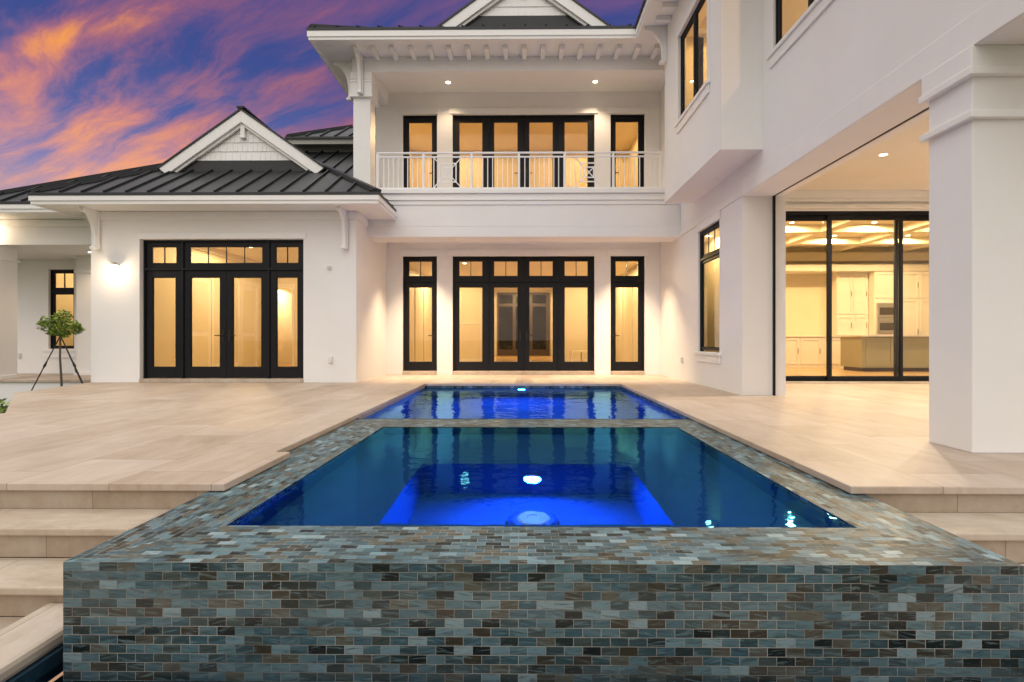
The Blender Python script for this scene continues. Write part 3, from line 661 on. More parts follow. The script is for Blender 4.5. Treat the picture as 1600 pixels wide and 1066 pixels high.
# ---- rafter tails and eaves of the central roof
EY, EX0, EX1 = 10.40, -4.27, 2.29
g = MB(); g.ext([(EX0+.03, EY+.03, ZSOF), (EX1, EY+.03, ZSOF), (EX1, 13.2, ZSOF), (EX0+.03, 13.2, ZSOF)], (0, 0, .04)); g.ext([(EX1+.001, EY+.03, ZSOF), (4.2, EY+.03, ZSOF), (4.2, 13.2, ZSOF), (EX1+.001, 13.2, ZSOF)], (0, 0, .04)); g.build('soffit', 'trim', house)
for k in range(16):
    x = -3.05+k*.388
    MB().box(x-.048, x+.048, EY+.26, YB-.001, ZSOF-.085, ZSOF-.0005).build('rafter_tail', 'trim', house, bevel=.008)
g = MB(); g.box(EX0, EX1+.02, EY, EY+.029, ZSOF-.03, 7.03); g.box(EX0-.02, EX1+.02, EY-.02, EY-.0005, ZSOF+.03, 7.03); g.build('fascia', 'trim', house, bevel=.005)
g = MB(); g.box(EX0, EX0+.029, EY+.0295, 13.2, ZSOF-.03, 7.03); g.box(EX0-.02, EX0-.0005, EY, 13.2, ZSOF+.03, 7.03); g.build('fascia', 'trim', house, bevel=.005)

# ---- standing seam roofs -------------------------------------------------
def hip_roof(name, x0, x1, y0, y1, z, p, tmax, seams='f', sp=.417, rake=True, hips='lr', th=.03, clip=0):
    """hip roof over a rectangle; front slope faces -y; tmax limits how far the slopes run"""
    g = MB(); T = min(tmax, (x1-x0)/2)
    def pt(x, y, t): return (x, y, z+p*t)
    def slab_(q): g.ext([pt(*a) for a in q], (0, 0, -th))
    l = T if 'l' in hips else 0; r_ = T if 'r' in hips else 0
    slab_([(x0, y0, 0), (x1, y0, 0), (x1-r_, y0+T, T), (x0+l, y0+T, T)])
    if 'l' in hips: slab_([(x0, y0, 0), (x0+T, y0+T, T), (x0+T, y1, T), (x0, y1, 0)])
    if 'r' in hips: slab_([(x1, y0, 0), (x1, clip, 0), (x1-.96, clip, .96), (x1-.96, y1, .96), (x1-T, y1, T), (x1-T, y0+T, T)])
    o = g.build(name, 'roof', house)
    g = MB(); x = x0+.14
    while x < x1-.06:
        t = T
        if 'l' in hips: t = min(t, x-x0)
        if 'r' in hips: t = min(t, x1-x)
        if t > .1: g.beam((x, y0-.01, z+.022-.01*p), (x, y0+t, z+p*t+.022), .026, .05)
        x += sp
    g.build('standing_seam', 'roof', o)
    if 's' in seams:
        for sd_ in hips:
            g = MB(); y = y0+.3
            while y < y1:
                t = min(T, y-y0)
                if t > .1 and sd_ == 'l': g.beam((x0, y, z+.022), (x0+t, y, z+p*t+.022), .026, .05)
                if sd_ == 'r' and t > .1 and (y < clip or t > 1.1): g.beam((x1-(0 if y < clip else .98), y, z+.022+(0 if y < clip else .98*p)), (x1-t, y, z+p*t+.022), .026, .05)
                y += sp
            g.build('standing_seam', 'roof', o)
    g = MB()
    if 'l' in hips: g.beam((x0+.02, y0+.02, z+.016+.02*p), (x0+T, y0+T, z+p*T+.016), .17, .075)
    if 'r' in hips: g.beam((x1-.02, y0+.02, z+.016+.02*p), (x1-T, y0+T, z+p*T+.016), .17, .075)
    if g.v: g.build('hip_cap', 'roof', o)
    g = MB(); g.box(x0-.025, x1+.025, y0-.03, y0+.01, z-.055, z-.001)
    if 'l' in hips: g.box(x0-.03, x0+.01, y0+.0105, y1, z-.055, z-.001)
    if 'r' in hips: g.box(x1-.01, x1+.03, y0+.0105, clip, z-.055, z-.001)
    g.build('drip_edge', 'roof', o)
    return o
def gable(cx, y, z0, hw, pitch, zb, fl0, depth, proof, zflash_bot):
    """small gable: two roof plates, white rakes, shingled face, dark flashing below"""
    ap = z0+hw*pitch
    root = MB()
    nrm = 1/math.hypot(1, pitch)
    for s in (-1, 1):
        root.ext([(cx, y-.16, ap), (cx+s*hw, y-.16, z0), (cx+s*hw, y-.16, z0-.045), (cx, y-.16, ap-.045)], (0, depth, 0))
    o = root.build('gable', 'roof', house)
    MB().beam((cx, y-.18, ap+.012), (cx, y-.16+depth, ap+.012), .15, .04).build('ridge_cap', 'roof', o)
    wv_ = .20/nrm                                # vertical depth of the rake board
    g = MB()
    for s in (-1, 1):
        g.ext([(cx, y-.14, ap-.046), (cx+s*(hw-.02), y-.14, z0+.02*pitch-.046), (cx+s*(hw-.02-.16), y-.14, z0+.18*pitch-.046-wv_*.985), (cx, y-.14, ap-.046-wv_)], (0, .05, 0))
        g.ext([(cx, y-.088, ap-.047-wv_*.6), (cx+s*(hw-.2), y-.088, z0+.2*pitch-.047-wv_*.6), (cx+s*(hw-.36), y-.088, z0+.36*pitch-.047-wv_*1.25), (cx, y-.088, ap-.047-wv_*1.25)], (0, .05, 0))
    g.build('rake_board', 'trim', o, bevel=.004)
    # shingles in courses
    g = MB(); ch = .19; z = zb
    top = ap-.05-wv_*.8
    wid = lambda zz: max(0, (top-zz)/pitch)
    g.ext([(cx-wid(zb), y, zb), (cx+wid(zb), y, zb), (cx, y, top)], (0, .06, 0))
    k = 0
    while z < top-.05:
        ww = wid(z+.01); x = cx-ww
        while x < cx+ww-.02:
            d = random.uniform(.09, .19); x2 = min(x+d, cx+ww)
            z2 = min(z+ch*1.0, zb+(top-zb))
            lim = min(wid(z2), 9)
            a, b2 = x+.003, x2-.003
            if b2-a > .02:
                def zc_at(xx): return min(z2, top-abs(xx-cx)*pitch)
                t0, t1 = random.uniform(.006, .010), .002
                za, zb_ = zc_at(a), zc_at(b2)
                if za > z+.005 or zb_ > z+.005:
                    za = max(za, z+.004); zb_ = max(zb_, z+.004)
                    lo = z+.003
                    P_ = [(a, y-t0-.008, lo), (b2, y-t0-.008, lo), (b2, y-.002, zb_), (a, y-.002, za)]
                    g.ext(P_, (0, .010, 0))
            x = x2
        z += ch; k += 1
    g.build('shingle_face', 'trim', o)
    MB().box(cx-hw+.35, cx+hw-.35, y-.02, y+.05, zflash_bot, zb-.001).build('flashing', 'roof', o)
    g = MB(); g.box(cx-.045, cx+.045, y-.09, y+.0, top-.33, top-.02); g.box(cx-.06, cx+.06, y-.10, y, top-.36, top-.3305); g.build('gable_post', 'trim', o, bevel=.006)
    return o
# central upper roof with its gable
hip_roof('roof', EX0, 9.5, EY, 16, 7.085, .52, 4.6, sp=.42, hips='l')
gable(.04, 10.98, 7.36, 1.82, .72, 7.66, 0, 2.2, 0, 7.28)
# ---- left wing -------------------------------------------------------------
WX0, WX1 = -8.62, XL
WO = (-7.635, -4.35, .0, 2.86)
grid_wall('y', [WX0, WX1], [-.05, 3.43], YW, YW+.30, [WO]).build('wall', 'stucco', house, bevel=.007)
MB().box(WX1-.28, WX1-.0008, YW+.3005, YC-.001, -.05, 3.43).build('wall', 'stucco', house, bevel=.006)
MB().box(WX0+.0008, WX0+.28, YW+.3005, 13.6, -.55, 3.43).build('wall', 'stucco', house, bevel=.006)
g = MB(); g.box(WX0-.02, WX1+.02, YW-.028, YW-.0005, 3.24, 3.405); g.box(WX1+.0005, WX1+.028, YW-.0005, YB-.001, 3.24, 3.405); g.box(WX0-.028, WX0-.0005, YW-.0005, 13.2, 3.24, 3.405); g.build('frieze_board', 'trim', house, bevel=.006)
MB().box(WO[0]-.02, WO[1]+.06, YW-.02, YW-.0005, 2.86, 2.98).build('head_trim', 'trim', house, bevel=.005)
MB().box(WO[0]+.001, WO[1]-.001, YW-.02, YW+.26, .001, .068).build('threshold', 'coping', house, bevel=.006)
NW = YW+.10; us = [-7.63, -6.845, -5.965, -5.10, -4.355]; wz0, wz1, wzt = .07, 2.858, 2.27
outer_frame('y', [us[0], us[1], us[3], us[4]], NW, wz0, wz1, wzt, .035)
for k in range(4):
    l, r_ = us[k]+(.0353 if k == 0 else .0248 if k != 2 else .002), us[k+1]-(.0353 if k == 3 else .0248 if k != 1 else .002)
    leaf('glass_door', 'y', l, r_, NW+.03, wz0+.004, wzt-.0223, .13, .135, .22, handle={1: 1, 2: -1}.get(k))
leaf('transom_window', 'y', us[0]+.0353, us[1]-.0248, NW+.03, wzt+.0223, wz1-.036, .11, .09, .10, 2)
leaf('transom_window', 'y', us[1]+.0248, us[3]-.0248, NW+.03, wzt+.0223, wz1-.036, .11, .09, .10, 4)
leaf('transom_window', 'y', us[3]+.0248, us[4]-.0353, NW+.03, wzt+.0223, wz1-.036, .11, .09, .10, 2)
room(-8.2, -3.62, YW+.31, 16.5, .02, 3.25, holes=[(-7.80, -7.28, -.1, 2.5)])
room(-8.1, -7.1, 16.57, 18.5, .02, 2.6)
g = MB(); g.box(-7.88, -7.80, 16.46, 16.4995, .02, 2.5); g.box(-7.28, -7.20, 16.46, 16.4995, .02, 2.5); g.box(-7.90, -7.18, 16.455, 16.4995, 2.5, 2.62)
for y0, y1 in ((12.7, 13.65), (15.1, 16.0)):                       # cased openings on the side wall
    g.box(-8.1995, -8.155, y0-.11, y0, .02, 2.45); g.box(-8.1995, -8.155, y1, y1+.11, .02, 2.45); g.box(-8.1995, -8.15, y0-.13, y1+.13, 2.45, 2.60)
g.build('door_casing', 'cabinet', house)
for y0, y1 in ((12.7, 13.65), (15.1, 16.0)):
    d_ = MB().box(-8.1995, -8.175, y0+.0005, y1-.0005, .025, 2.449).build('interior_door', 'cabinet', house)
    g = MB(); m_ = (y0+y1)/2
    for z0, z1 in ((.12, .95), (1.07, 2.33)): g.box(-8.1745, -8.166, y0+.13, y1-.13, z0, z1)
    g.build('door_panel', 'inwall', d_, bevel=.004)
g = MB(); g.box(-8.1995, -8.10, 10.67, 16.4, 3.12, 3.2495); g.box(-8.0995, -3.63, 16.40, 16.4995, 3.12, 3.2495); g.box(-8.1995, -8.18, 10.7, 12.58, .02, .18); g.box(-8.1995, -8.18, 13.77, 14.98, .02, .18); g.build('crown_moulding', 'cabinet', house, bevel=.02)
# eaves of the wing
WEX0, WEX1, WEY, WEZ = -9.22, -2.68, 9.70, 3.41
MB().ext([(WEX0+.03, WEY+.03, WEZ), (WEX1-.03, WEY+.03, WEZ), (WEX1-.03, YB-.001, WEZ), (WX1, YB-.001, WEZ), (WX1, 13.3, WEZ), (WEX0+.03, 13.3, WEZ)], (0, 0, .03)).build('soffit', 'trim', house)
g = MB(); g.box(WEX0, WEX1, WEY, WEY+.029, WEZ-.02, 3.55); g.box(WEX0-.02, WEX1+.02, WEY-.022, WEY-.0005, WEZ+.045, 3.55)
g.box(WEX1-.029, WEX1, WEY+.0295, YB-.001, WEZ-.02, 3.55); g.box(WEX1+.0005, WEX1+.022, WEY, YB-.001, WEZ+.045, 3.55)
g.box(WEX0, WEX0+.029, WEY+.0295, 13.2, WEZ-.02, 3.55); g.box(WEX0-.022, WEX0-.0005, WEY, 13.2, WEZ+.045, 3.55); g.build('fascia', 'trim', house, bevel=.005)
wr = hip_roof('roof', WEX0, WEX1, WEY, 13.9, 3.605, .62, 3.24, sp=.417, seams='fs', clip=11.02)
gable(-5.90, 11.05, 4.49, 1.76, .70, 4.66, 0, 2.6, 0, 4.40)
def bracket(x, y, zt, ax='y', arm=.38, drop=.72, wd=.068, sgn=-1):
    """curved corbel: back plate on the wall, arm under the soffit, curved brace"""
    def Q(n, z): return n, z
    g = MB(); prof = []
    N = 10
    outer = [(0, 0), (arm, 0), (arm, -.07)]
    for k in range(N+1):
        th = math.pi/2*k/N
        outer.append((arm-.04-(arm-.13)*math.sin(th), -.09-(drop-.22)*(1-math.cos(th))))
    outer += [(.09, -drop+.04), (.11, -drop), (0, -drop)]
    if ax == 'y': g.ext([(x-wd/2, y+sgn*a, zt+b2) for a, b2 in outer], (wd, 0, 0))
    else: g.ext([(x+sgn*a, y-wd/2, zt+b2) for a, b2 in outer], (0, wd, 0))
    if ax == 'y': g.box(x-wd*.85, x+wd*.85, y+sgn*.001, y+sgn*.035, zt-drop-.03, zt-.02); g.box(x-wd*.7, x+wd*.7, y+sgn*.036, y+sgn*.13, zt-drop-.05, zt-drop-.0005)
    else: g.box(x+sgn*.001, x+sgn*.035, y-wd*.85, y+wd*.85, zt-drop-.03, zt-.02); g.box(x+sgn*.036, x+sgn*.13, y-wd*.7, y+wd*.7, zt-drop-.05, zt-drop-.0005)
    g.build('bracket', 'trim', house, bevel=.006)
bracket(-3.50, YW-.03, WEZ-.001); bracket(-8.46, YW-.03, WEZ-.001); bracket(WX0-.03, YW+.2, WEZ-.001, 'x', arm=.30, drop=.66)
bracket(-3.42, YB-.045, ZSOF-.001, arm=.42, drop=.78); bracket(-3.665, YB+.2, ZSOF-.001, 'x', arm=.42, drop=.78)
# ---- far left porch ----------------------------------------------------------
PY = 11.0
g = MB(); g.box(-13.5, WX0-.001, PY, 12.999, 2.87, 3.43); g.build('porch_beam', 'stucco', house, bevel=.006)
g = MB(); g.box(-13.5, WX0-.001, PY-.03, PY-.0005, 3.25, 3.405); g.build('frieze_board', 'trim', house, bevel=.006)
g = MB(); g.box(-11.60, -11.14, PY+.02, PY+.42, .0, 2.868); g.box(-11.63, -11.11, PY-.01, PY+.45, 2.55, 2.60); g.box(-11.63, -11.11, PY-.01, PY+.45, .0, .08); g.build('column', 'stucco', house, bevel=.006)
g = MB(); g.box(-10.68, -10.2, 12.4, 12.98, 0, 2.868); g.box(-10.71, -10.17, 12.37, 12.3995, 2.45, 2.52); g.box(-10.71, -10.17, 12.37, 12.3995, .0005, .08); g.build('pilaster', 'stucco', house, bevel=.006)
MB().box(-14, WX0-.001, PY-.04, 13.2, -.055, 0).build('porch_floor', 'deck', house, bevel=.006)
MB().box(-13.9, WX0-.001, PY, 13.2, -.58, -.056).build('porch_base', 'stucco', house)
# window wall of the porch
pwx0, pwx1 = -11.90, -11.25
grid_wall('y', [-14, WX0-.001], [0, 3.4], 13.0, 13.2, [(pwx0, pwx1, .62, 2.62)]).build('wall', 'stucco', house, bevel=.006)
outer_frame('y', [pwx0, pwx1], 13.06, .62, 2.62, 2.08, .03, nm='window_frame')
leaf('window', 'y', pwx0+.032, pwx1-.032, 13.08, .625, 2.055, .05, .05, .06); leaf('window', 'y', pwx0+.032, pwx1-.032, 13.08, 2.105, 2.588, .05, .05, .05, 2)
g = MB(); g.box(pwx0-.12, pwx1+.12, 12.93, 12.9995, .55, .62); g.box(pwx0-.08, pwx1+.08, 12.96, 12.9995, .40, .5495); g.build('window_sill', 'trim', house, bevel=.005)
room(-12.6, -9.6, 13.21, 15.6, .02, 3.0)
MB().ext([(-11.32, 10.33, WEZ), (WEX0-.03, 10.33, WEZ), (WEX0-.03, PY-.031, WEZ), (-11.32, PY-.031, WEZ)], (0, 0, .03)).build('soffit', 'trim', house)
g = MB(); g.box(-11.35, WEX0-.025, 10.30, 10.329, WEZ-.02, 3.55); g.box(-11.37, WEX0-.025, 10.278, 10.2995, WEZ+.045, 3.55); g.box(-11.35, -11.321, 10.33, 14, WEZ-.02, 3.55); g.build('fascia', 'trim', house, bevel=.005)
hip_roof('roof', -11.35, -3.75, 10.30, 17, 3.60, .62, 3.76, sp=.417, hips='l')
# clerestory behind the wing with a little roof of its own
MB().box(-8.4, -3.58, 14.04, 14.3, 5.5, 6.12).build('clerestory_wall', simple('shaded_siding', (.30, .30, .28), .7, .06), house)  # shade is put into the grey of this siding, fascia and soffit
MB().box(-6.15, -3.58, 13.62, 13.66, 5.98, 6.11).build('fascia', simple('shaded_trim', (.36, .36, .33), .6, .05), house)
MB().box(-6.15, -3.58, 13.661, 14.039, 6.05, 6.09).build('soffit', simple('shaded_soffit', (.30, .30, .28), .6, .05), house)
hip_roof('roof', -6.17, -3.58, 13.6, 18, 6.16, .6, 2.4, sp=.38, hips='l')

# ---- right wing ---------------------------------------------------------------
LW = (8.92, 9.98, .63, 2.90)                     # lower window (y0,y1,z0,z1)
UW = (3.9, 7.02, 4.70, 6.25)
grid_wall('x', [8.0, 12.69], [-.05, ZS-.0005], XR, XR+.12, [LW]).build('wall', 'stucco', house)
grid_wall('x', [2.4, 7.319], [ZS, ZSOF-.001], XR, XR+.12, [UW]).build('wall', 'stucco', house)
MB().box(XR+.1201, XR+.46, 2.4, 12.69, ZS, 4.0).build('beam', 'stucco', house)
grid_wall('x', [7.3195, 12.69], [ZS, ZSOF-.001], XR, XR+.12, [(7.5, 10.05, 4.06, 6.68)]).build('wall', 'stucco', house)
MB().box(XR-.022, XR-.0005, 8.0, YB-.001, ZS, ZS+.09).build('band_trim', 'trim', house, bevel=.005)
MB().box(XR-.012, XR-.0005, 2.4, 7.999, ZS, ZS+.24).build('band_trim', 'trim', house, bevel=.004)
MB().box(XR+.1201, XR+.46, 8.0, 8.3, -.05, ZS-.0005).build('wall', 'stucco', house)      # jamb return of the loggia opening
# bay
BX, BY0, BY1, BZ = 2.79, 7.32, 10.2, 3.51
BW = (7.84, 9.28, 4.71, 6.22)
grid_wall('x', [BY0, BY1], [BZ, ZSOF-.001], BX, BX+.12, [BW]).build('wall', 'stucco', house)
g = MB(); g.box(BX+.1201, XR-.0005, BY0, BY0+.16, BZ, ZSOF-.001); g.box(BX+.1201, XR-.0005, BY1-.1, BY1, BZ, ZSOF-.001); g.box(BX+.1201, XR-.0005, BY0+.1605, BY1-.1005, BZ, BZ+.16); g.build('wall', 'stucco', house)
MB().box(BX-.014, BX-.0005, BY0, BY1, BZ, BZ+.035).build('band_trim', 'trim', house)
def win_x(X, y0, y1, z0, z1, n, rev=.03, zt=None, mid=None, lites=3):
    us = [y0] + (mid or []) + [y1]
    outer_frame('x', us, X+rev, z0, z1, zt, .035, .065, 'window_frame')
    for k in range(len(us)-1):
        a, b2 = us[k]+(.036 if k == 0 else .025), us[k+1]-(.036 if k == len(us)-2 else .025)
        leaf('window', 'x', a, b2, X+rev+.012, z0+.03, (zt-.0223) if zt else z1-.037, .045, .05, .05, th=.04)
        if zt: leaf('window', 'x', a, b2, X+rev+.012, zt+.0223, z1-.037, .045, .05, .05, lites, th=.04)
    g = MB(); g.box(X-.05, X-.0005, y0-.11, y1+.11, z0-.055, z0-.0005); g.box(X-.025, X-.0005, y0-.07, y1+.07, z0-.19, z0-.0555); g.build('window_sill', 'trim', house, bevel=.005)
win_x(XR, *LW, 0, zt=2.36); win_x(BX, *BW, 0, mid=[8.56]); win_x(XR, *UW, 0, mid=[5.05, 6.18])
g = MB()
for y0, y1 in ((BW[0]-.09, BW[0]-.001), (BW[1]+.001, BW[1]+.09)): g.box(BX-.02, BX-.0005, y0, y1, BW[2], BW[3])
g.box(BX-.024, BX-.0005, BW[0]-.1, BW[1]+.1, BW[3]+.0005, BW[3]+.12); g.build('head_trim', 'trim', house, bevel=.004)
MB().box(XR-.02, XR-.0005, LW[0]-.06, LW[1]+.06, LW[3]+.0005, ZS-.001).build('head_trim', 'trim', house, bevel=.004)
# eave of the right wing
g = MB(); g.ext([(EX1+.03, 2.4, ZSOF), (XR+.6, 2.4, ZSOF), (XR+.6, EY+.029, ZSOF), (EX1+.03, EY+.029, ZSOF)], (0, 0, .04)); g.build('soffit', 'trim', house)
g = MB(); g.box(EX1, EX1+.029, 2.4, EY-.0205, ZSOF-.03, 7.03); g.box(EX1-.02, EX1-.0005, 2.4, EY-.0205, ZSOF+.03, 7.03); g.build('fascia', 'trim', house, bevel=.005)
g = MB(); g.ext([(EX1-.02, 2.4, 7.085), (EX1-.02, EY, 7.085), (EX1+4.6, EY+4.6, 7.085+.52*4.6), (EX1+4.6, 2.4, 7.085+.52*4.6)], (0, 0, -.03))
g.box(EX1-.05, EX1-.01, 2.4, EY-.01, 7.03, 7.084)
y = 2.6
while y < 10.3:
    g.beam((EX1-.03, y, 7.107), (EX1+4.4, y, 7.107+.52*4.43), .026, .05); y += .42
g.build('roof', 'roof', house)
for k in range(8):
    y = 7.45+k*.388
    MB().box(EX1+.22, BX-.001, y-.048, y+.048, ZSOF-.085, ZSOF-.0005).build('rafter_tail', 'trim', house, bevel=.008)
for k in range(10):
    y = 3.3+k*.388
    MB().box(EX1+.22, XR-.001, y-.048, y+.048, ZSOF-.085, ZSOF-.0005).build('rafter_tail', 'trim', house, bevel=.008)
bracket(BX-.001, BY1-.12, ZSOF-.001, 'x', arm=.42, drop=.66)
bracket(BX-.001, BY0+.14, ZSOF-.001, 'x', arm=.42, drop=.66)
# loggia column
CY0, CY1 = 3.94, 4.36
g = MB(); g.box(XR+.006, XR+.47, CY0, CY1, .0, 2.9); g.build('column', 'stucco', house, bevel=.007)
g = MB()
for z0, z1, e in ((2.50, 2.555, .045), (2.82, 2.88, .05), (2.8805, ZS-.0005, .035)): g.box(XR+.006-e, XR+.47+e, CY0-e, CY1+e, z0, z1)
g.build('capital', 'trim', house, bevel=.006)
# screen track, loggia ceiling, sliding doors
g = MB(); g.box(XR+.4605, XR+.50, 4.4, 8.0, ZS+.002, ZS+.045); g.build('screen_track', 'black', house)
g = MB(); g.box(XR+.4595, XR+.485, 7.955, 7.999, .0, ZS); g.build('screen_track', 'black', house)
MB().box(XR+.501, XR+.62, 4.4, 8.0, ZS-.001, 3.1).build('beam', 'trim', house)
LZ = 3.75
MB().box(XR+.461, 9.0, 2.4, 10.3, LZ, LZ+.06).build('loggia_ceiling', simple('ceiling_boards', (.78, .74, .68), .55, .03, 2), house)
MB().box(XR+.62, XR+.66, 8.0, 10.3, -.05, LZ).build('wall', 'stucco', house)
MB().box(XR+.4605, XR+.6195, 7.99, 8.05, .0, LZ).build('wall', 'trim', house)
MB().box(9.0, 9.2, 2.4, 10.3, -.05, LZ+.06).build('wall', 'stucco', house)
SDZ = 3.38
g = MB(); g.box(XR+.66, 9.0, 10.3, 10.5, SDZ, LZ); g.box(XR+.66, 9.0, 10.22, 10.2995, SDZ+.03, SDZ+.11); g.box(XR+.66, 9.0, 10.18, 10.2995, LZ-.14, LZ-.0005); g.box(XR+.66, 9.0, 10.24, 10.2995, LZ-.2, LZ-.1405); g.build('wall', 'trim', house, bevel=.008)
MB().box(XR+.66, 9.0, 10.2, 10.62, .001, .03).build('threshold', 'coping', house, bevel=.006)
us = [4.06, 4.83, 6.09, 7.45, 8.98]
g = MB(); g.box(4.05, 9.0, 10.32, 10.5, SDZ-.075, SDZ-.0005); g.box(4.05, 9.0, 10.32, 10.5, .0305, .05); sd = g.build('door_frame', 'black', house)
for k in range(4):
    leaf('sliding_door', 'y', us[k]-(.06 if k else 0), us[k+1]+.06, 10.34+.055*(k % 2), .052, SDZ-.077, .062, .085, .07, th=.045)
# kitchen behind the sliding doors
KZ = 3.72
room(4.05, 14.0, 10.55, 16.4, .03, KZ)
g = MB()
for y in (11.6, 13.2, 14.8): g.box(4.05, 14.0, y-.14, y+.14, KZ-.19, KZ-.0005)
for x in (5.6, 7.6, 9.6, 11.6):
    for a, b2 in ((10.55, 11.459), (11.741, 13.059), (13.341, 14.659), (14.941, 16.4)): g.box(x-.14, x+.14, a, b2, KZ-.18, KZ-.0005)
g.box(4.05, 14, 16.1, 16.4, KZ-.45, KZ-.1905); g.build('coffer_beam', 'inceil', house, bevel=.01)
# small side room behind the lower window, room behind the bay and upper window
room(XR+.125, XR+.60, 8.31, 12.69, .03, ZS-.08, sides='rb')
room(BX+.125, 6.4, 7.5, 10.05, 4.05, 6.66, sides='rb'); room(XR+.125, 6.6, 3.0, 7.4, 4.05, 6.66, sides='rb')

# ================================================================== KITCHEN THINGS
cab = empty('kitchen_cabinets', (8.5, 16, .03), 'long run of cream kitchen cabinets along the far kitchen wall', 'cabinets')
MB().box(4.4, 10.55, 15.7, 16.395, .031, .93).build('base_cabinet', 'cabinet', cab); MB().box(4.4, 10.55, 15.66, 16.395, .9305, .97).build('countertop', 'counter', cab, bevel=.004)
MB().box(9.6, 10.55, 15.98, 16.395, .9705, 2.9).build('wall_cabinet', 'cabinet', cab)
MB().box(10.56, 13.9, 15.72, 16.395, .031, 2.9).build('tall_cabinet', 'cabinet', cab)
MB().box(4.4, 13.9, 15.68, 16.395, 2.9005, 3.1).build('cornice', 'cabinet', cab, bevel=.015)
def doorpanel(x0, x1, y, z0, z1):
    g = MB(); f = .06; e = .018
    g.box(x0, x0+f, y-e, y-.0005, z0, z1); g.box(x1-f, x1, y-e, y-.0005, z0, z1); g.box(x0+f, x1-f, y-e, y-.0005, z0, z0+f); g.box(x0+f, x1-f, y-e, y-.0005, z1-f, z1)
    o = g.build('cabinet_door', 'cabinet', cab)
    MB().tube([(x1-.04, y-.04, (z0+z1)/2-.08), (x1-.04, y-.04, (z0+z1)/2+.08)], .007).build('handle', 'bronze', o)
for k in range(9): doorpanel(4.45+k*.65, 4.45+k*.65+.60, 15.7, .12, .90)
for k in range(2): doorpanel(9.63+k*.46, 9.63+k*.46+.43, 15.98, 1.63, 2.86); doorpanel(9.63+k*.46, 9.63+k*.46+.43, 15.98, 1.0, 1.58)
for k in range(5):
    doorpanel(10.6+k*.66, 10.6+k*.66+.61, 15.72, 2.1, 2.86); doorpanel(10.6+k*.66, 10.6+k*.66+.61, 15.72, .12, 2.05 if k else .98)
ov = empty('wall_oven', (10.9, 15.70, 1.05), 'stacked steel double oven set into the tall kitchen cabinets', 'oven')
for z in (1.06, 1.52):
    o = MB().box(10.62, 11.19, 15.66, 15.7195, z, z+.43).build('oven_body', 'steel', ov, bevel=.004)
    MB().box(10.68, 11.13, 15.65, 15.6595, z+.07, z+.29).build('oven_window', simple('oven_glass', (.05, .035, .02), .1, .1), o)
    MB().tube([(10.66, 15.62, z+.33), (11.15, 15.62, z+.33)], .012).build('handle', 'steel', o)
isl = empty('kitchen_island', (9.3, 13.9, .03), 'olive kitchen island with pale stone top behind the sliding doors', 'kitchen island')
MB().box(8.75, 11.6, 13.5, 14.4, .13, .93).build('island_body', 'olive', isl); MB().box(8.8, 11.55, 13.56, 14.34, .031, .1295).build('plinth', 'brownwood', isl)
MB().box(8.68, 11.67, 13.42, 14.48, .9305, .975).build('countertop', 'counter', isl, bevel=.004)
g = MB(); g.box(8.85, 9.55, 13.48, 13.4995, .18, .24); g.box(8.85, 9.55, 13.48, 13.4995, .84, .90); g.box(8.85, 8.92, 13.48, 13.4995, .24, .84); g.box(9.48, 9.55, 13.48, 13.4995, .24, .84); g.build('panel_frame', 'olive', isl)
fa = empty('kitchen_faucet', (5.5, 16.15, .97), 'slim curved tap on the kitchen counter left of the sliding door mullion', 'tap')
MB().tube([(7.8, 16.1, .971)]+[(7.8, 16.1, 1.2)]+[(7.8, 16.1-.1*(1-math.cos(q)), 1.2+.1*math.sin(q)) for q in [math.pi*k/8 for k in range(1, 9)]], .014).build('spout', 'steel', fa, smooth=True)
MB().lathe((7.8, 16.1, .9705), [(.03, 0), (.03, .02), (.02, .03)], 16).build('tap_base', 'steel', fa)

# ================================================================== LAMPS IN THE PLACE
def downlight(x, y, z, label, power, color=WARM, kind='SPOT', spot=110, r=.055, group=None, rad=.05, blend=.7):
    e = empty('ceiling_light', (x, y, z), label, 'ceiling light', group)
    MB().lathe((x, y, z-.0005), [(r*1.35, 0), (r*1.35, -.008), (r*1.02, -.010)], 24).build('trim_ring', 'trim', e)
    MB().lathe((x, y, z-.0108), [(r, 0), (r*.9, -.004)], 24).build('lens', 'lens', e)
    lamp(kind, (x, y, z-.045), power, color, e, rad, None, spot, blend)
    return e
downlight(-1.72, 12.2, 6.885, 'round ceiling light glowing over the left half of the balcony', 60, WARM2)
downlight(1.72, 12.2, 6.885, 'round ceiling light glowing over the right half of the balcony', 90, WARM2)
for x, n in ((-2.35, 'far left corner of the covered patio'), (-1.0, 'left pillar of the central glass doors'), (1.15, 'right pillar of the central glass doors'), (2.45, 'far right corner of the covered patio')):
    downlight(x, 11.98, 3.26, 'small recessed light in the soffit above the '+n, 680 if abs(x) > 2 else 420, WARM2, spot=80, blend=1.0, rad=.04)
downlight(5.65, 8.2, LZ, 'round ceiling light in the loggia seen beside the square column', 420, (1, .86, .68), spot=164, rad=.05)
downlight(7.3, 8.2, LZ, 'round ceiling light deep in the loggia behind the square column', 420, (1, .86, .68), spot=164, rad=.05)
kn = 0
for x in (6.6, 8.6, 10.6):
    for y in (12.8, 14.42):
        w1 = {6.6: 'left', 8.6: 'middle', 10.6: 'right'}[x]; w2 = {12.8: 'near', 14.42: 'far'}[y]
        downlight(x, y, KZ, 'small recessed kitchen ceiling light, %s coffer in the %s row' % (w1, w2), 230, WARM, 'SPOT', spot=178, blend=.15, rad=.08, group='recessed lights in the kitchen ceiling')
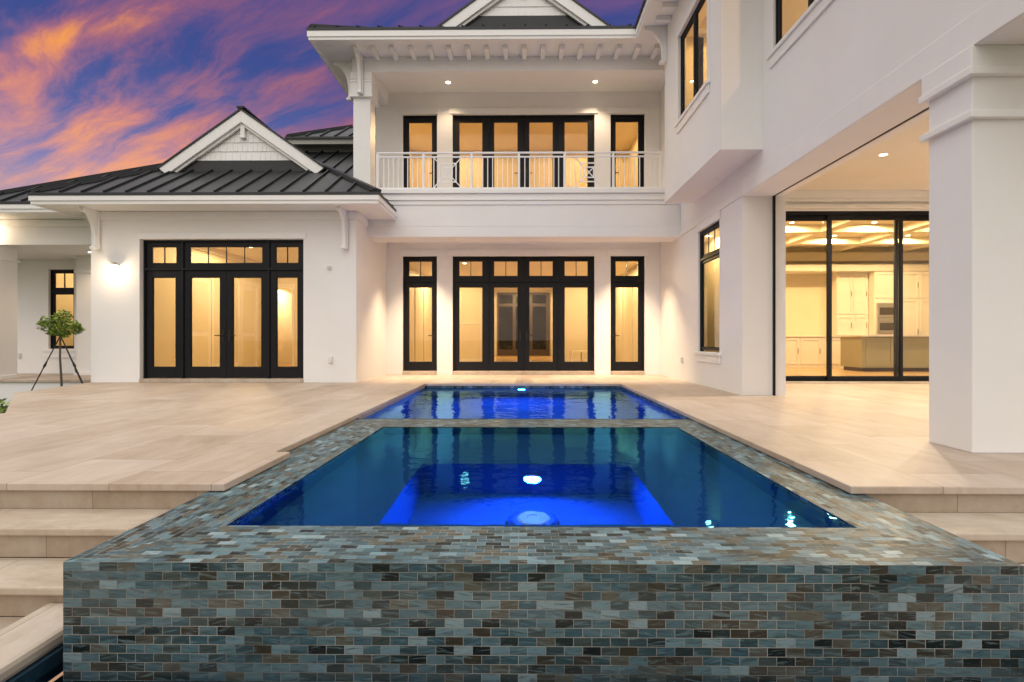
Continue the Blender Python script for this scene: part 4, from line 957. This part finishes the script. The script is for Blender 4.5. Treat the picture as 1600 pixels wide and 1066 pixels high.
for x, y, n, p_ in ((-1.6, 14.6, 'left near', 18), (2.16, 14.6, 'right near', 240), (-2.55, 17.2, 'left far', 300), (2.55, 17.2, 'right far', 240)):
    downlight(x, y, 3.0, 'recessed ceiling light in the room behind the central doors, '+n+' one', p_, WARM, 'SPOT', spot=178, blend=.15, rad=.12, group='recessed lights in the great room')
downlight(.05, 24, 3.5, 'recessed ceiling light in the hallway before the brown entry door', 700, WARM, 'SPOT', spot=178, blend=.15, rad=.1)
for x, n in ((-7.0, 'left'), (-4.9, 'right')):
    downlight(x, 13.4, 3.25, 'recessed ceiling light inside the left wing, %s one' % n, 230, WARM, 'SPOT', spot=178, blend=.15, rad=.08)
downlight(-7.6, 17.5, 2.6, 'recessed ceiling light in the passage at the back of the left wing', 120, WARM2, 'SPOT', spot=178, blend=.15, rad=.06)
for x, n in ((-1.9, 'left'), (1.9, 'right')):
    downlight(x, 14.6, 6.72, 'recessed ceiling light in the upstairs room, %s one' % n, 210, (1, .64, .28), 'SPOT', spot=178, blend=.15, rad=.08)
downlight(XR+.42, 10.6, ZS-.08, 'recessed ceiling light in the narrow room behind the side window', 60, WARM, 'SPOT', spot=178, blend=.15, rad=.06)
downlight(3.9, 8.9, 6.66, 'recessed ceiling light in the room behind the bay window', 130, (1, .64, .28), 'SPOT', spot=178, blend=.15, rad=.08)
downlight(5.0, 5.3, 6.66, 'recessed ceiling light in the room behind the upper right window', 150, (1, .58, .25), 'SPOT', spot=178, blend=.15, rad=.08)
downlight(-11.3, 14.4, 3.0, 'recessed ceiling light in the room behind the porch window', 120, WARM, 'SPOT', spot=178, blend=.15, rad=.08)
downlight(-9.9, 11.9, 2.87, 'recessed ceiling light in the far left porch', 40, WARM2, spot=140)
def sconce(x, y, z, label, power):
    e = empty('wall_lamp', (x, y, z), label, 'wall lamp')
    MB().lathe((x, y-.0005, z+.05), [(.055, 0), (.055, -.02), (.04, -.028)], 20, 'y').build('back_plate', 'steel', e)
    MB().tube([(x, y-.028, z+.05), (x, y-.09, z+.075), (x, y-.12, z+.06)], .011).build('arm', 'steel', e, smooth=True)
    MB().lathe((x, y-.12, z+.03), [(.03, .03), (.05, .012), (.105, 0)], 24).build('shade', 'steel', e)
    MB().lathe((x, y-.12, z-.075), [(.02, 0), (.055, .02), (.07, .05), (.06, .085), (.03, .10)], 20).build('bulb', 'bulb', e, smooth=True)
    lamp('POINT', (x, y-.26, z-.10), power, WARM2, e, .07)
sconce(-8.09, YW, 2.30, 'lit wall lamp glowing on the left wing beside its glass doors', 9)
sconce(-11.30, PY, 3.22, 'lit wall lamp on the porch beam at the far left edge', 14)

# ================================================================== SMALL FIXTURES
g = MB(); g.box(-3.86, -3.78, YW-.03, YW-.0005, 2.25, 2.31); g.lathe((-3.83, YW-.05, 2.29), [(.03, -.03), (.035, 0), (.03, .03)], 16); sn = g.build('motion_sensor', 'plastic', bevel=.003)
tag(sn, 'small white sensor on the wall right of the wing doors', 'sensor')
def outlet(ax, u, n, z, label):
    g = MB(); g.pb(ax, u-.04, u+.04, n-.035, n-.0005, z-.065, z+.065); g.pb(ax, u-.032, u+.032, n-.045, n-.0355, z-.055, z+.05)
    tag(g.build('outlet_cover', 'plastic', bevel=.004), label, 'outlet')
outlet('y', -3.80, YW, .45, 'small white outlet cover low on the wall right of the wing doors')
outlet('x', 10.95, XR, .42, 'small white outlet cover low on the wall left of the side window')
outlet('y', -12.62, 13.0, .45, 'small white box on the porch wall beside the far left column')

# ================================================================== PLANTS
def leaves(mb, centres, count, size):
    for _ in range(count):
        c, rad = random.choice(centres); c = Vector(c)
        d = Vector((random.gauss(0, 1), random.gauss(0, 1), random.gauss(0, 1))).normalized()*rad*random.uniform(.25, 1.28)**.6
        p = c+Vector((d.x, d.y, d.z*.75)); s = size*random.uniform(.6, 1.3)
        a = Vector((random.gauss(0, 1), random.gauss(0, 1), random.gauss(0, .5))).normalized()
        b2 = a.cross(Vector((random.gauss(0, .6), random.gauss(0, .6), 1))).normalized(); n = a.cross(b2)
        mb.face([p-a*s*.5, p+b2*s*.25-n*s*.06, p+a*s*.5, p-b2*s*.25-n*s*.06])
TX, TY = -9.14, 10.25
tree = empty('young_tree', (TX, TY, -.56), 'young staked tree with small green crown beside the left wing', 'tree')
MB().tube([(TX+.03, TY, -.57), (TX+.02, TY, 0), (TX-.01, TY, .5), (TX, TY, .95), (TX-.02, TY, 1.15)], [.022, .02, .018, .015, .009], 10).build('trunk', 'trunk', tree, smooth=True)
cs = [((TX-.26, TY, 1.13), .15), ((TX-.12, TY-.08, 1.20), .16), ((TX+.02, TY+.05, 1.34), .13), ((TX+.16, TY, 1.15), .15), ((TX+.27, TY+.05, 1.05), .12), ((TX+.05, TY-.1, 1.03), .14), ((TX-.07, TY+.1, 1.24), .14), ((TX-.15, TY, 1.00), .09), ((TX+.12, TY-.05, .96), .09), ((TX+.33, TY, 1.13), .06), ((TX-.36, TY, 1.18), .06)]
g = MB()
for c, rad in cs: g.tube([(TX, TY, .93), ((TX+c[0])/2, (TY+c[1])/2, (c[2]+.95)/2-.01), c], [.010, .007, .003], 5)
g.build('branches', 'trunk', tree)
g = MB(); leaves(g, cs, 2100, .064); g.build('crown', 'leaf', tree, fix=False)
for (bx, by), n in zip(((-.62, -.2), (.46, .25), (.80, -.1)), ('left', 'middle', 'right')):
    e = empty('tree_stake', (TX+bx, TY+by, -.56), 'thin black stake bracing the young tree, %s one of three' % n, 'stake', 'stakes holding the young tree')
    a, b2 = Vector((TX+bx, TY+by, -.57)), Vector((TX+bx*.02, TY+by*.02, .90))
    if n == 'middle': b2 = a+(b2-a)*.86
    MB().tube([a, b2], .011, 8).build('rod', 'stake', e)
    q = a+(b2-a)*.62; MB().tube([q-(b2-a)*.03, q, q+(b2-a)*.05], [.012, .024, .014], 8).build('clamp', 'stake', e)
sh = empty('shrub', (-8.0, 7.55, -.56), 'low green shrub beyond the chamfered left edge of the patio', 'shrub')
cs = [((-8.05+random.uniform(-.3, .25), 7.6+random.uniform(-.3, .3), random.uniform(-.35, -.08)), random.uniform(.1, .2)) for _ in range(14)]
g = MB(); leaves(g, cs, 1500, .08); g.build('foliage', 'leaf', sh, fix=False)
g = MB()
for c, _ in cs: g.tube([(-8.0, 7.55, -.56), c], [.012, .004], 5)
g.build('stems', 'trunk', sh)
